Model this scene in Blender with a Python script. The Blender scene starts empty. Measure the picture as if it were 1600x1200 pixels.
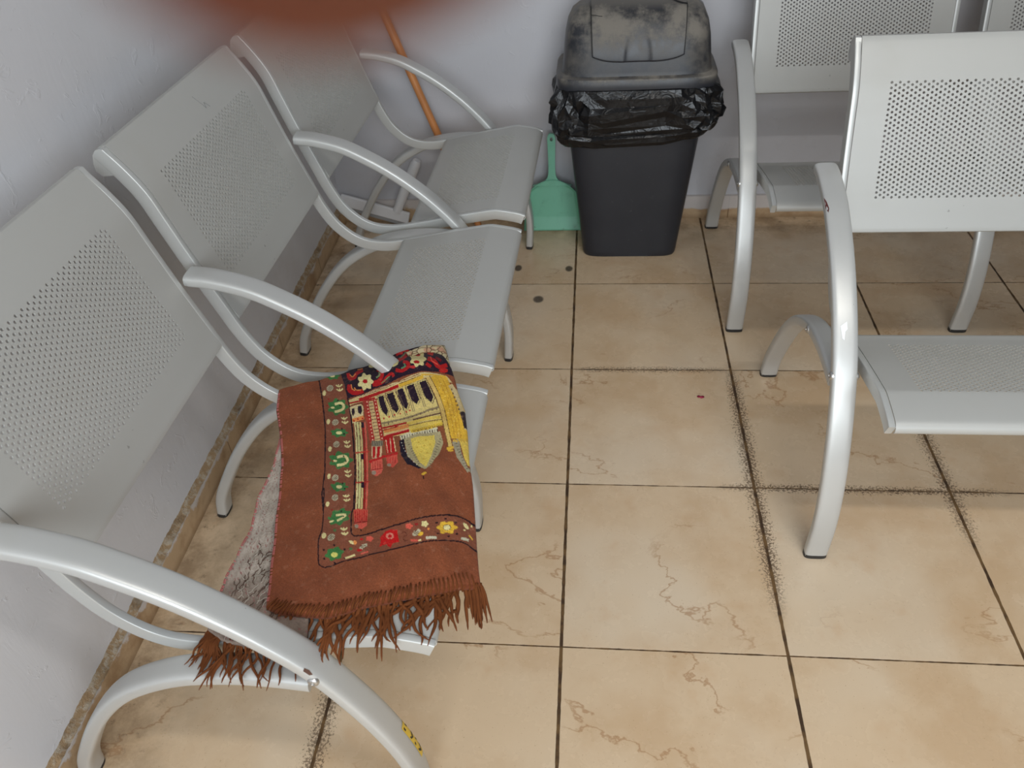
import bpy, bmesh, math, random
import numpy as np
from mathutils import Vector, Matrix
D = bpy.data
SC = bpy.context.scene
COL = SC.collection
random.seed(7)
R = math.radians

# ------------------------------------------------------------------ helpers
def link(name, me, mat=None, parent=None, loc=None, rot=None):
    o = D.objects.new(name, me)
    COL.objects.link(o)
    if mat is not None and me is not None and not me.materials:
        me.materials.append(mat)
    if parent is not None:
        o.parent = parent
    if loc is not None:
        o.location = loc
    if rot is not None:
        o.rotation_euler = rot
    return o

def mesh(name, V, F, smooth=True):
    me = D.meshes.new(name)
    me.from_pydata([tuple(v) for v in V], [], F)
    me.validate()
    bm = bmesh.new(); bm.from_mesh(me)
    bmesh.ops.recalc_face_normals(bm, faces=bm.faces)
    bm.to_mesh(me); bm.free()
    if smooth:
        me.polygons.foreach_set('use_smooth', [True]*len(me.polygons))
    me.update()
    return me

def sharp(me, deg=35):
    bm = bmesh.new(); bm.from_mesh(me)
    for e in bm.edges:
        if len(e.link_faces) == 2 and e.calc_face_angle(0) > R(deg):
            e.smooth = False
    bm.to_mesh(me); bm.free()
    return me

def tag(o, label, cat, group=None, kind=None):
    o['label'] = label; o['category'] = cat
    if group: o['group'] = group
    if kind: o['kind'] = kind
    return o

def struct(o):
    o['kind'] = 'structure'
    return o

def thing(name, label, cat, loc=(0, 0, 0), rotz=0, group=None):
    o = D.objects.new(name, None); COL.objects.link(o)
    o.empty_display_size = .1
    o.location = loc; o.rotation_euler = (0, 0, rotz)
    return tag(o, label, cat, group)

class MB:
    def __init__(s): s.V = []; s.F = []
    def add(s, V, F):
        n = len(s.V); s.V += [tuple(v) for v in V]; s.F += [tuple(i+n for i in f) for f in F]
    def box(s, x0, x1, y0, y1, z0, z1):
        s.add([(x, y, z) for x in (x0, x1) for y in (y0, y1) for z in (z0, z1)],
              [(0,1,3,2),(4,6,7,5),(0,4,5,1),(2,3,7,6),(0,2,6,4),(1,5,7,3)])
    def mesh(s, name, smooth=True): return mesh(name, s.V, s.F, smooth)

def catmull(P, n):
    P = [Vector(p) for p in P]; out = []
    Q = [2*P[0]-P[1]] + P + [2*P[-1]-P[-2]]
    for i in range(1, len(Q)-2):
        for k in range(n):
            t = k/n
            a, b, c, d = Q[i-1], Q[i], Q[i+1], Q[i+2]
            out.append(.5*((2*b)+(c-a)*t+(2*a-5*b+4*c-d)*t*t+(3*b-a-3*c+d)*t**3))
    out.append(P[-1]); return out

def resample(P, step):
    L = [0]
    for a, b in zip(P, P[1:]): L.append(L[-1]+(b-a).length)
    n = max(2, round(L[-1]/step)); out = []; j = 0
    for k in range(n+1):
        s = L[-1]*k/n
        while j < len(L)-2 and L[j+1] < s: j += 1
        t = (s-L[j])/max(1e-9, L[j+1]-L[j]); out.append(P[j].lerp(P[j+1], min(1, max(0, t))))
    return out

def section(hw, ht, n=3.2, m=28):
    out = []
    for k in range(m):
        a = 2*math.pi*k/m
        c, s = math.cos(a), math.sin(a)
        out.append((hw*math.copysign(abs(c)**(2/n), c), ht*math.copysign(abs(s)**(2/n), s)))
    return out

def sweep_vz(mb, path, sec, a0=0., cap=True):
    """sweep a section along a path in the (v,z) side plane; section = (lateral, normal)"""
    m = len(sec); n0 = len(mb.V); N = len(path)
    V = []
    for i, p in enumerate(path):
        t = (path[min(N-1, i+1)]-path[max(0, i-1)]).normalized()
        nx, nz = -t.y, t.x
        for l, h in sec:
            V.append((p.x+nx*h, a0+l, p.y+nz*h))
    F = []
    for i in range(N-1):
        for k in range(m):
            F.append((i*m+k, i*m+(k+1) % m, (i+1)*m+(k+1) % m, (i+1)*m+k))
    if cap:
        F.append(tuple(range(m))[::-1]); F.append(tuple((N-1)*m+k for k in range(m)))
    mb.add(V, F)

def tube(mb, P, r, m=10, cap=True):
    P = [Vector(p) for p in P]; N = len(P)
    t0 = (P[1]-P[0]).normalized()
    u = t0.orthogonal().normalized()
    V = []
    for i, p in enumerate(P):
        t = (P[min(N-1, i+1)]-P[max(0, i-1)]).normalized()
        u = (u-t*u.dot(t)).normalized(); w = t.cross(u)
        rr = r[i] if isinstance(r, (list, tuple)) else r
        for k in range(m):
            a = 2*math.pi*k/m
            V.append(p+rr*(math.cos(a)*u+math.sin(a)*w))
    F = []
    for i in range(N-1):
        for k in range(m):
            F.append((i*m+k, i*m+(k+1) % m, (i+1)*m+(k+1) % m, (i+1)*m+k))
    if cap:
        F.append(tuple(range(m))[::-1]); F.append(tuple((N-1)*m+k for k in range(m)))
    mb.add(V, F)

def loft(mb, rings, cap0=True, cap1=True):
    m = len(rings[0]); V = [v for r in rings for v in r]; F = []
    for i in range(len(rings)-1):
        for k in range(m):
            F.append((i*m+k, i*m+(k+1) % m, (i+1)*m+(k+1) % m, (i+1)*m+k))
    if cap0: F.append(tuple(range(m))[::-1])
    if cap1: F.append(tuple((len(rings)-1)*m+k for k in range(m)))
    mb.add(V, F)

def rrect(cx, cy, hx, hy, z, n=5., m=64, f=None):
    out = []
    for k in range(m):
        a = 2*math.pi*(k+.5)/m
        c, s = math.cos(a), math.sin(a)
        x = hx*math.copysign(abs(c)**(2/n), c); y = hy*math.copysign(abs(s)**(2/n), s)
        p = Vector((cx+x, cy+y, z))
        if f: p = f(p, a)
        out.append(p)
    return out

# ------------------------------------------------------------------ materials
class NT:
    def __init__(s, name):
        s.m = D.materials.new(name); s.m.use_nodes = True
        s.t = s.m.node_tree; s.t.nodes.clear()
        s.out = s.n('ShaderNodeOutputMaterial'); s.b = s.n('ShaderNodeBsdfPrincipled')
        s.l(s.b.outputs[0], s.out.inputs[0])
    def n(s, k, **kw):
        nd = s.t.nodes.new(k)
        for a, v in kw.items(): setattr(nd, a, v)
        return nd
    def l(s, a, b): s.t.links.new(a, b)
    def set(s, **kw):
        for k, v in kw.items():
            s.b.inputs[k.replace('_', ' ')].default_value = v
        return s
    def val(s, x, sock):
        if isinstance(x, (int, float)): sock.default_value = x
        elif isinstance(x, (tuple, list)): sock.default_value = (*x, 1) if len(x) == 3 and sock.type == 'RGBA' else x
        else: s.l(x, sock)
    def math(s, op, a, b=0., c=0., clamp=False):
        nd = s.n('ShaderNodeMath', operation=op, use_clamp=clamp)
        s.val(a, nd.inputs[0]); s.val(b, nd.inputs[1])
        if len(nd.inputs) > 2: s.val(c, nd.inputs[2])
        return nd.outputs[0]
    def mix(s, f, a, b, mode='MIX'):
        nd = s.n('ShaderNodeMix', data_type='RGBA', blend_type=mode)
        s.val(f, nd.inputs[0]); s.val(a, nd.inputs[6]); s.val(b, nd.inputs[7])
        return nd.outputs[2]
    def coord(s, k='Object'):
        return s.n('ShaderNodeTexCoord').outputs[k]
    def pos(s):
        return s.n('ShaderNodeNewGeometry').outputs['Position']
    def noise(s, scale, detail=3., rough=.5, vec=None, dist=0., out='Fac'):
        nd = s.n('ShaderNodeTexNoise')
        nd.inputs['Scale'].default_value = scale; nd.inputs['Detail'].default_value = detail
        nd.inputs['Roughness'].default_value = rough; nd.inputs['Distortion'].default_value = dist
        s.l(vec if vec is not None else s.coord(), nd.inputs['Vector'])
        return nd.outputs[out]
    def vor(s, scale, vec=None, feature='F1', out='Distance'):
        nd = s.n('ShaderNodeTexVoronoi', feature=feature)
        nd.inputs['Scale'].default_value = scale
        s.l(vec if vec is not None else s.coord(), nd.inputs['Vector'])
        return nd.outputs[out]
    def ramp(s, f, stops):
        nd = s.n('ShaderNodeValToRGB'); e = nd.color_ramp.elements
        while len(e) < len(stops): e.new(.5)
        for el, (p, c) in zip(e, stops):
            el.position = p
            el.color = (c, c, c, 1) if isinstance(c, (int, float)) else (*c, 1)
        s.val(f, nd.inputs[0]); return nd.outputs[0]
    def step(s, x, a, b):
        nd = s.n('ShaderNodeMapRange', interpolation_type='SMOOTHSTEP')
        s.val(x, nd.inputs[0]); nd.inputs[1].default_value = a; nd.inputs[2].default_value = b
        return nd.outputs[0]
    def bump(s, h, strength=.3, dist=.002):
        nd = s.n('ShaderNodeBump'); nd.inputs['Strength'].default_value = strength
        nd.inputs['Distance'].default_value = dist; s.l(h, nd.inputs['Height'])
        s.l(nd.outputs[0], s.b.inputs['Normal'])
    def xyz(s, v):
        nd = s.n('ShaderNodeSeparateXYZ'); s.l(v, nd.inputs[0]); return nd.outputs
    def color(s, c): s.val(c, s.b.inputs['Base Color'])

def srgb(r, g, b):
    f = lambda c: (c/255/12.92) if c/255 <= .04045 else ((c/255+.055)/1.055)**2.4
    return (f(r), f(g), f(b))

def plain(name, c, rough=.5, metal=0., **kw):
    t = NT(name); t.color(c); t.set(Roughness=rough, Metallic=metal, **kw); return t.m

def metal_paint(name, c, rough, metal, speck=.0, dirt=.3):
    t = NT(name)
    n = t.noise(9, 4); n2 = t.noise(2.2, 3)
    base = t.mix(t.math('MULTIPLY', t.step(n2, .45, .75), dirt), c, tuple(x*.86 for x in c))
    base = t.mix(t.math('MULTIPLY', t.step(n, .55, .8), dirt*.5), base, (c[0]*.85, c[1]*.8, c[2]*.68))
    if speck:
        s = t.noise(95, 2, .5); k = t.noise(5, 2)
        msk = t.math('MULTIPLY', t.step(s, .735, .75), t.step(k, .58, .66))
        base = t.mix(t.math('MULTIPLY', msk, speck), base, (.06, .04, .03))
    t.color(base)
    t.set(Metallic=metal)
    r = t.n('ShaderNodeMapRange'); t.l(n, r.inputs[0]); r.inputs[3].default_value = rough-.05; r.inputs[4].default_value = rough+.08
    t.l(r.outputs[0], t.b.inputs['Roughness'])
    t.bump(t.noise(420, 1), .04, .0004)
    return t.m

M_panel = metal_paint('panel_paint', (.462, .458, .432), .42, .10, speck=.7, dirt=.25)
M_arm = metal_paint('silver_paint', (.56, .56, .54), .36, .32, speck=1., dirt=.3)
M_leg = M_arm
M_rail = metal_paint('rail_paint', (.56, .565, .545), .38, .35, dirt=.3)
M_cap = plain('black_plastic_cap', (.02, .02, .02), .5)
M_bolt = plain('steel_bolt', (.55, .54, .52), .35, .9)

# ------------------------------------------------------------------ bench
PITCH = .57
ARM = [(.122, .6045), (.16, .600), (.218, .584), (.267, .559), (.317, .528), (.366, .490), (.413, .446), (.462, .388),
       (.502, .315), (.533, .24), (.554, .165), (.563, .09), (.559, .006)]
REAR = [(.0, .006), (.010, .05), (.034, .10), (.088, .19), (.145, .262), (.20, .308), (.27, .343), (.34, .358), (.40, .361), (.456, .357)]
PROF = [(.029, .815), (.055, .778), (.0765, .738), (.091, .69), (.115, .61), (.145, .52), (.165, .462), (.192, .413), (.235, .377),
        (.29, .367), (.36, .377), (.45, .395), (.535, .4098), (.548, .4108), (.580, .4062), (.604, .4012), (.616, .3965)]
v2 = lambda P: [Vector((a, b)) for a, b in P]
def vz(P, step, n=10):
    return resample(catmull([(a, b, 0) for a, b in P], n), step)

def arm_mesh():
    mb = MB(); p = vz(ARM, .012); sweep_vz(mb, p, section(.0215, .0108, 4.0, 36))
    return sharp(mb.mesh('armrest'), 50)
def rear_mesh():
    mb = MB(); p = vz(REAR, .012); sweep_vz(mb, p, section(.0200, .0120, 4.0, 32))
    return sharp(mb.mesh('rear_leg'), 50)
def cap_mesh(path, hw, ht, end):
    mb = MB(); p = vz(path, .012)
    if end == 0: a, b = p[0], p[1]
    else: a, b = p[-1], p[-2]
    d = (a-b).normalized(); q = [a-d*.004, a+d*.0055]
    sweep_vz(mb, q if end else q[::-1], section(hw, ht, 3.4)); return sharp(mb.mesh('cap'), 40)
def rail_mesh():
    mb = MB(); p = vz(PROF, .010)
    off = []
    for i, q in enumerate(p):
        t = (p[min(len(p)-1, i+1)]-p[max(0, i-1)]).normalized()
        # front of the rail is on the seat surface: normal towards the sitter is (-t.y, t.x) flipped
        nrm = Vector((-t.y, t.x, 0)); off.append(q-nrm*.0122)
    sec = section(.0058, .0125, 9, 24)
    sweep_vz(mb, off, sec)
    pl = [(.030, .8148), (.0235, .8158), (.0158, .8135), (.0085, .8055), (.0040, .791), (.0035, .778), (.012, .770), (.036, .772), (.048, .786)]   # rounded end plate closing the rolled top edge
    m_ = len(pl); V = [(v, s*.0052, z) for s in (-1, 1) for v, z in pl]
    mb.add(V, [tuple(range(m_))[::-1], tuple(range(m_, 2*m_))]+[(k, (k+1) % m_, m_+(k+1) % m_, m_+k) for k in range(m_)])
    return sharp(mb.mesh('side_rail'), 40)

class Curve:
    def __init__(s, P):
        s.P = resample(catmull([(a, b, 0) for a, b in P], 12), .002)
        s.L = [0]
        for a, b in zip(s.P, s.P[1:]): s.L.append(s.L[-1]+(b-a).length)
        s.len = s.L[-1]
    def at(s, t):
        t = min(max(t, 0), s.len-1e-7)
        i = min(len(s.P)-2, int(t/s.len*(len(s.P)-1)))
        while i > 0 and s.L[i] > t: i -= 1
        while i < len(s.P)-2 and s.L[i+1] < t: i += 1
        k = (t-s.L[i])/(s.L[i+1]-s.L[i]); p = s.P[i].lerp(s.P[i+1], k)
        a, b = s.P[max(0, i-1)], s.P[min(len(s.P)-1, i+2)]
        d = (b-a).normalized()
        return Vector((p.x, p.y)), Vector((-d.y, d.x))
    def tz(s, z):
        for i, p in enumerate(s.P):
            if p.y <= z: return s.L[i]
    def tv(s, v):
        for i, p in enumerate(s.P):
            if p.x >= v: return s.L[i]

def perforated(name, prof, half, t0, t1, pa, thick=.0020, PV=.0094, PA=.0143, rad=.00245):
    """sheet following prof (v,z); a centred-lattice field of round holes between t0..t1, |a|<pa; real thickness"""
    c = Curve(prof)
    nt = 2*round((t1-t0)/PV); na = 2*round(pa/(PA/2)); ht = (t1-t0)/nt; ha = 2*pa/na
    top = []; idx = {}
    faces = []
    def vert(a, t):
        k = (round(a*1e6), round(t*1e6))
        if k not in idx:
            idx[k] = len(top); top.append((a, t))
        return idx[k]
    A = [-pa+ha*i for i in range(na+1)]; T = [t0+ht*j for j in range(nt+1)]
    holes = []
    NR = 12
    for i in range(na):
        a0, a1 = A[i], A[i+1]; ca = (a0+a1)/2
        js = range(1, nt, 2) if i % 2 == 0 else range(2, nt-1, 2)
        if i % 2:                            # half cells without a hole at both ends of an offset column
            faces.append((vert(a0, T[0]), vert(a1, T[0]), vert(a1, T[1]), vert(a0, T[1])))
            faces.append((vert(a0, T[nt-1]), vert(a1, T[nt-1]), vert(a1, T[nt]), vert(a0, T[nt])))
        for j in js:
            ct = T[j]
            O = [(a0, T[j-1]), (a1, T[j-1]), (a1, T[j]), (a1, T[j+1]), (a0, T[j+1]), (a0, T[j])]
            ao = [math.atan2(t-ct, a-ca) for a, t in O]; ao = [ao[0]]+[x if x > ao[0]-1e-9 else x+2*math.pi for x in ao[1:]]
            ov = [vert(*q) for q in O]
            ri = [ao[0]+2*math.pi*(k+.5)/NR for k in range(NR)]
            rv = [vert(ca+rad*math.cos(x), ct+rad*math.sin(x)) for x in ri]
            p, q = 0, -1                      # walk both loops round the centre
            ri2 = [ri[-1]-2*math.pi]+ri; rv2 = [rv[-1]]+rv; ao2 = ao+[ao[0]+2*math.pi]; ov2 = ov+[ov[0]]
            p, q = 0, 0
            while p < 6 or q < NR:
                if q < NR and (p == 6 or ri2[q+1] <= ao2[p+1]):
                    faces.append((ov2[p], rv2[q+1], rv2[q])); q += 1
                else:
                    faces.append((ov2[p], ov2[p+1], rv2[q])); p += 1
            holes.append(rv)
    # margins
    tt0 = np.linspace(0, t0, max(2, int(t0/.006))+1); tt1 = np.linspace(t1, c.len, max(2, int((c.len-t1)/.004))+1)
    for j in range(nt):
        for s in (-1, 1):
            a0 = s*pa; a1 = s*half
            f = (vert(a0, T[j]), vert(a1, T[j]), vert(a1, T[j+1]), vert(a0, T[j+1]))
            faces.append(f if s > 0 else f[::-1])
    cols = [-half]+A+[half]
    for arr in (tt0, tt1):
        for j in range(len(arr)-1):
            for i in range(len(cols)-1):
                faces.append((vert(cols[i], arr[j]), vert(cols[i+1], arr[j]), vert(cols[i+1], arr[j+1]), vert(cols[i], arr[j+1])))
    n = len(top); V = []
    cache = {}
    for side in (0, 1):
        for a, t in top:
            k = round(t*1e6)
            if k not in cache: cache[k] = c.at(t)
            p, nr = cache[k]
            q = p-nr*(thick*side)
            V.append((q.x, a, q.y))
    F = list(faces)+[tuple(n+i for i in f[::-1]) for f in faces]
    for r in holes:
        for k in range(NR):
            a, b = r[k], r[(k+1) % NR]
            F.append((b, a, n+a, n+b))
    # outer rim
    ed = {}
    for f in faces:
        for a, b in zip(f, f[1:]+f[:1]):
            ed[(a, b)] = 1
    hs = set()
    for r in holes:
        for k in range(NR):
            hs.add((r[k], r[(k+1) % NR])); hs.add((r[(k+1) % NR], r[k]))
    for a, b in ed:
        if (b, a) not in ed and (a, b) not in hs: F.append((b, a, n+a, n+b))
    me = D.meshes.new(name); me.from_pydata(V, [], F); me.validate()
    bm = bmesh.new(); bm.from_mesh(me); bmesh.ops.recalc_face_normals(bm, faces=bm.faces)
    for f in bm.faces: f.smooth = True
    for e in bm.edges:
        if len(e.link_faces) == 2 and e.calc_face_angle(0) > R(40): e.smooth = False
    bm.to_mesh(me); bm.free()
    return me

BACK = [(.003, .776), (.0035, .791), (.008, .806), (.0155, .8140), (.0235, .8162), (.0315, .8125), (.055, .778), (.0765, .738), (.091, .69), (.115, .61), (.145, .52), (.156, .490), (.152, .484), (.146, .482)]
SEAT = [(.338, .360), (.334, .366), (.338, .3735), (.36, .377), (.45, .395), (.535, .4098), (.548, .4108), (.580, .4062), (.604, .4012), (.611, .3975), (.6155, .392), (.616, .384), (.612, .379)]
cb, cs = Curve(BACK), Curve(SEAT)
HALF = .241
me_back = perforated('backrest', BACK, HALF, [cb.L[i] for i, p in enumerate(cb.P) if p.x > .04 and p.y <= .752][0],
                     [cb.L[i] for i, p in enumerate(cb.P) if p.x > .04 and p.y <= .546][0], .1885)
me_seat = perforated('seat', SEAT, HALF, cs.tv(.374), cs.tv(.545), .1885)
me_rail = rail_mesh(); me_arm = arm_mesh(); me_rear = rear_mesh()
me_cap_top = cap_mesh(ARM, .0213, .0106, 0); me_cap_front = cap_mesh(ARM, .0220, .0113, 1); me_cap_rear = cap_mesh(REAR, .0205, .0125, 0)
for me, m in ((me_back, M_panel), (me_seat, M_panel), (me_rail, M_rail), (me_arm, M_arm), (me_rear, M_leg),
              (me_cap_top, M_rail), (me_cap_front, M_cap), (me_cap_rear, M_cap)): me.materials.append(m)
def bolt_mesh():
    mb = MB()
    rings = [[(r*math.cos(2*math.pi*k/16), r*math.sin(2*math.pi*k/16), z) for k in range(16)] for r, z in ((.008, -.004), (.008, .001), (.0072, .003), (.0045, .0048), (.003, .0048), (.0025, .003))]
    loft(mb, rings); me = mb.mesh('bolt'); me.materials.append(M_bolt); return sharp(me, 40)
me_bolt = bolt_mesh()

def arm_patch(name, mat, parent, z0, z1, shape):
    """a thin patch lying on the front/upper face of an arm; shape = list of (lateral, fraction between z0 and z1)"""
    p = vz(ARM, .004); hw, ht, n = .0215, .0108, 4.0
    def at(l, f):
        z = z0+(z1-z0)*f; i = min(range(1, len(p)-1), key=lambda k: abs(p[k].y-z)+(0 if p[k].x > .12 else 1))
        t = (p[i+1]-p[i-1]).normalized(); k = (z-p[i].y)/t.y; q = p[i]+t*k
        h = ht*(1-min(.999, abs(l)/hw)**n)**(1/n)+.0006
        return (q.x-t.y*h, l, q.y+t.x*h)
    if len(shape) == 2:                     # a rectangle between two corners, gridded so that it wraps the tube
        (l0, f0), (l1, f1) = shape
        me = mesh(name, [at(l0+(l1-l0)*i/8, f0+(f1-f0)*j/8) for j in range(9) for i in range(9)], [(j*9+i, j*9+i+1, j*9+i+10, j*9+i+9) for j in range(8) for i in range(8)])
    else: me = mesh(name, [at(*q) for q in shape], [tuple(range(len(shape)))])
    return link(name, me, mat, parent)

def make_bench(label, loc, rotz, frames, centres, rear_bolts):
    root = thing('perforated_steel_bench', label, 'bench', loc, rotz, 'perforated steel waiting benches')
    arms, backs = [], []
    for a in frames:
        ar = link('armrest', me_arm, parent=root, loc=(0, a, 0)); arms.append(ar)
        link('end_cap', me_cap_top, parent=ar); link('foot_cap', me_cap_front, parent=ar)
        for s in (-1, 1):
            link('bolt', me_bolt, parent=ar, loc=(.468, s*.0202, .380), rot=(R(-90)*s, 0, 0))
        rl = link('rear_leg', me_rear, parent=root, loc=(0, a, 0))
        link('foot_cap', me_cap_rear, parent=rl)
        if rear_bolts:
            for s in (-1, 1):
                link('bolt', me_bolt, parent=rl, loc=(.285, s*.0185, .347), rot=(R(-90)*s, 0, 0))
    for a in centres:
        backs.append(link('backrest', me_back, parent=root, loc=(0, a, 0)))
        link('seat', me_seat, parent=root, loc=(0, a, 0))
        for s in (-1, 1):
            link('side_rail', me_rail, parent=root, loc=(0, a+s*(HALF+.0062), 0))
    return arms, backs

REG = [0, .57, 1.14, 1.71]; REGC = [.285, .855, 1.425]
arms_left, backs_left = make_bench('grey perforated steel waiting bench along the left wall, folded rug on its nearest seat', (-.763, -.27, 0), R(-1.9), [.008, .57, 1.14, 1.71], [.290, .855, 1.425], False)
arms_back, backs_back = make_bench('grey perforated steel waiting bench against the back wall, beside the black dustbin', (.430, 1.531, 0), R(-90), REG, REGC, True)
arms_front, backs_front = make_bench('free-standing grey perforated steel bench on the tiles in front of the back-wall bench', (.490, .785, 0), R(-90), REG, REGC, True)
# sticker, chips and pen scribble
M_yel = plain('yellow_label', srgb(226, 188, 58), .4); M_blk = plain('black_print', (.02, .015, .01), .5)
st = arm_patch('sticker', M_yel, arms_left[0], .215, .135, [(.0065, 0), (.0205, 1)]); st['label'] = 'yellow sticker with dark print'
for q in ([(.0085, .06), (.0185, .09), (.0185, .17), (.0085, .14)], [(.0085, .32), (.0125, .40), (.0185, .32), (.0185, .40), (.0140, .46), (.0085, .40)], [(.0085, .56), (.0185, .56), (.0185, .63), (.0085, .63)], [(.0085, .74), (.0135, .84), (.0185, .74), (.0185, .82), (.0135, .93), (.0085, .82)]):
    arm_patch('print', M_blk, arms_left[0], .215, .135, q).location = (.0004, 0, .0002)
o = arm_patch('bare_chip', plain('white_primer', (.9, .9, .9), .5), arms_front[0], .452, .428, [(-.010, .25), (.001, 0), (.002, .40), (-.002, .55), (-.0035, 1), (-.007, .9)]); o['label'] = 'white chipped patch'
o = arm_patch('paint_scuff', plain('red_brown_scuff', srgb(86, 30, 26), .7), arms_front[0], .586, .572, [(-.0208, 0), (-.0180, .3), (-.0155, .75), (-.0175, 1), (-.0208, .7)]); o['label'] = 'dark red scuff'
o = arm_patch('rust_spot', plain('rust', srgb(88, 58, 44), .8), arms_left[0], .400, .388, [(-.0208, .1), (-.0180, 0), (-.0170, .5), (-.0190, 1), (-.0209, .8)]); o['label'] = 'brown rust spot'
def back_pt(a, z, off=.0007):
    c = cb; i = [k for k, p in enumerate(c.P) if p.x > .03 and p.y <= z][0]; p, n = c.at(c.L[i]); q = p+n*off; return Vector((q.x, a, q.y))
mb = MB()
for P in ([(.030, .794), (.033, .785), (.037, .776), (.040, .768)], [(.040, .768), (.046, .776), (.050, .772), (.053, .766)]): tube(mb, [back_pt(a, z, .0003) for a, z in P], .00045, 4)
o = link('pen_scribble', mb.mesh('pen_scribble'), plain('grey_ink', (.30, .30, .30), .6), backs_left[1])

# ------------------------------------------------------------------ room
X0, X1, Y0, Y1, H = -.800, 3.4, -2.3, 1.604, 2.8
def floor_mat():
    t = NT('beige_floor_tiles')
    P = t.pos(); x, y, z = t.xyz(P)
    def cell(c):
        f = t.math('FRACT', t.math('DIVIDE', t.math('ADD', c, 8.0), .4))
        return t.math('MULTIPLY', t.math('MINIMUM', f, t.math('SUBTRACT', 1., f)), .4)
    wob = t.math('MULTIPLY', t.math('SUBTRACT', t.noise(30, 3, .6, P), .5), .0028)
    wob2 = t.math('MULTIPLY', t.math('SUBTRACT', t.noise(31, 3, .6, P), .5), .0028)
    dx = t.math('ADD', cell(x), wob); dy = t.math('ADD', t.math('ADD', cell(y), wob2), .0006)
    d = t.math('MINIMUM', t.math('MULTIPLY', dx, .62), dy)
    # per tile value
    ix = t.math('FLOOR', t.math('DIVIDE', t.math('ADD', x, 8.0), .4)); iy = t.math('FLOOR', t.math('DIVIDE', t.math('ADD', y, 8.0), .4))
    cv = t.n('ShaderNodeCombineXYZ'); t.l(ix, cv.inputs[0]); t.l(iy, cv.inputs[1])
    wn = t.n('ShaderNodeTexWhiteNoise'); t.l(cv.outputs[0], wn.inputs['Vector'])
    # tile-local offset coordinates so veins break at the joints
    sc = t.n('ShaderNodeVectorMath', operation='SCALE'); t.l(wn.outputs['Color'], sc.inputs[0]); sc.inputs['Scale'].default_value = 7.
    ad = t.n('ShaderNodeVectorMath', operation='ADD'); t.l(P, ad.inputs[0]); t.l(sc.outputs[0], ad.inputs[1]); Q = ad.outputs[0]
    c0 = srgb(216, 190, 157); c1 = srgb(206, 176, 140); c2 = srgb(222, 203, 177)
    n1 = t.noise(5.5, 5, .6, Q); n2 = t.noise(14, 4, .65, Q); n3 = t.noise(2.4, 3, .5, Q)
    col = t.mix(t.step(n1, .42, .66), c0, c1)
    col = t.mix(t.math('MULTIPLY', t.step(n3, .5, .7), .7), col, c2)
    col = t.mix(t.math('MULTIPLY', t.step(n2, .55, .75), .28), col, srgb(200, 158, 114))
    # veins
    mpv = t.n('ShaderNodeMapping'); t.l(Q, mpv.inputs[0]); mpv.inputs['Scale'].default_value = (.75, 1.25, 1); mpv.inputs['Rotation'].default_value = (0, 0, .35)
    vn = t.noise(2.6, 7, .58, mpv.outputs[0], .3)
    gate = t.step(t.noise(4.5, 2, .5, Q), .46, .60)
    vein = t.math('MULTIPLY', t.math('SUBTRACT', 1., t.step(t.math('ABSOLUTE', t.math('SUBTRACT', vn, .5)), .0, .0075)), gate)
    col = t.mix(t.math('MULTIPLY', vein, .55), col, srgb(158, 108, 62))
    # pores
    po = t.step(t.noise(260, 1, .5, P), .70, .76)
    col = t.mix(t.math('MULTIPLY', po, .35), col, srgb(150, 105, 65))
    # grime hugging some joints: worn regions near where people walk
    def blob(cx, cy, rx, ry):
        ex = t.math('DIVIDE', t.math('SUBTRACT', x, cx), rx); ey = t.math('DIVIDE', t.math('SUBTRACT', y, cy), ry)
        return t.math('SUBTRACT', 1., t.step(t.math('ADD', t.math('MULTIPLY', ex, ex), t.math('MULTIPLY', ey, ey)), .35, 1.))
    reg = t.math('MAXIMUM', blob(.40, .45, .05, .42), blob(.62, .40, .34, .06))
    reg = t.math('MAXIMUM', reg, t.math('MULTIPLY', blob(.20, .80, .22, .05), .8))
    reg = t.math('MAXIMUM', reg, t.math('MULTIPLY', blob(.80, .48, .06, .26), .8))
    reg = t.math('MAXIMUM', reg, t.math('MULTIPLY', blob(-.40, -.22, .05, .2), .9))
    fine = t.noise(210, 4, .72, P)
    near = t.math('SUBTRACT', 1., t.step(d, .001, .020))
    gr = t.math('MULTIPLY', t.step(t.math('ADD', fine, t.math('MULTIPLY', near, .16)), .60, .66), t.math('MULTIPLY', reg, t.step(near, 0., .25)))
    col = t.mix(t.math('MULTIPLY', gr, .8), col, srgb(84, 60, 38))
    # patchy darker brown towards the left and back walls
    wl = t.math('MAXIMUM', t.math('SUBTRACT', 1., t.step(x, -.79, -.56)), t.step(y, 1.36, 1.60))
    wd = t.math('MULTIPLY', wl, t.step(t.noise(9, 6, .7, P), .34, .68))
    col = t.mix(t.math('MULTIPLY', wd, .75), col, srgb(128, 102, 74))
    wk = t.math('MULTIPLY', t.math('MULTIPLY', wl, wl), t.step(t.noise(38, 5, .7, P), .56, .70))
    col = t.mix(t.math('MULTIPLY', wk, .7), col, srgb(74, 56, 38))
    # a few separate stains
    for cx, cy, rx, ry in ((-.104, 1.120, .012, .014), (-.02, 1.285, .009, .013), (-.175, 1.29, .009, .014)):
        bl = t.math('MULTIPLY', blob(cx, cy, rx*1.5, ry*1.5), t.step(fine, .30, .40))
        col = t.mix(t.math('MULTIPLY', bl, .92), col, srgb(66, 54, 42))
    # grout
    gw = t.math('ADD', .0012, t.math('MULTIPLY', t.noise(17, 3, .6, P), .0014))
    g = t.math('SUBTRACT', 1., t.step(t.math('DIVIDE', d, gw), .8, 1.2))
    gc = t.mix(t.step(t.noise(22, 3, .6, P), .4, .62), srgb(66, 46, 28), srgb(112, 84, 50))
    col = t.mix(g, col, gc)
    t.color(col)
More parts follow.
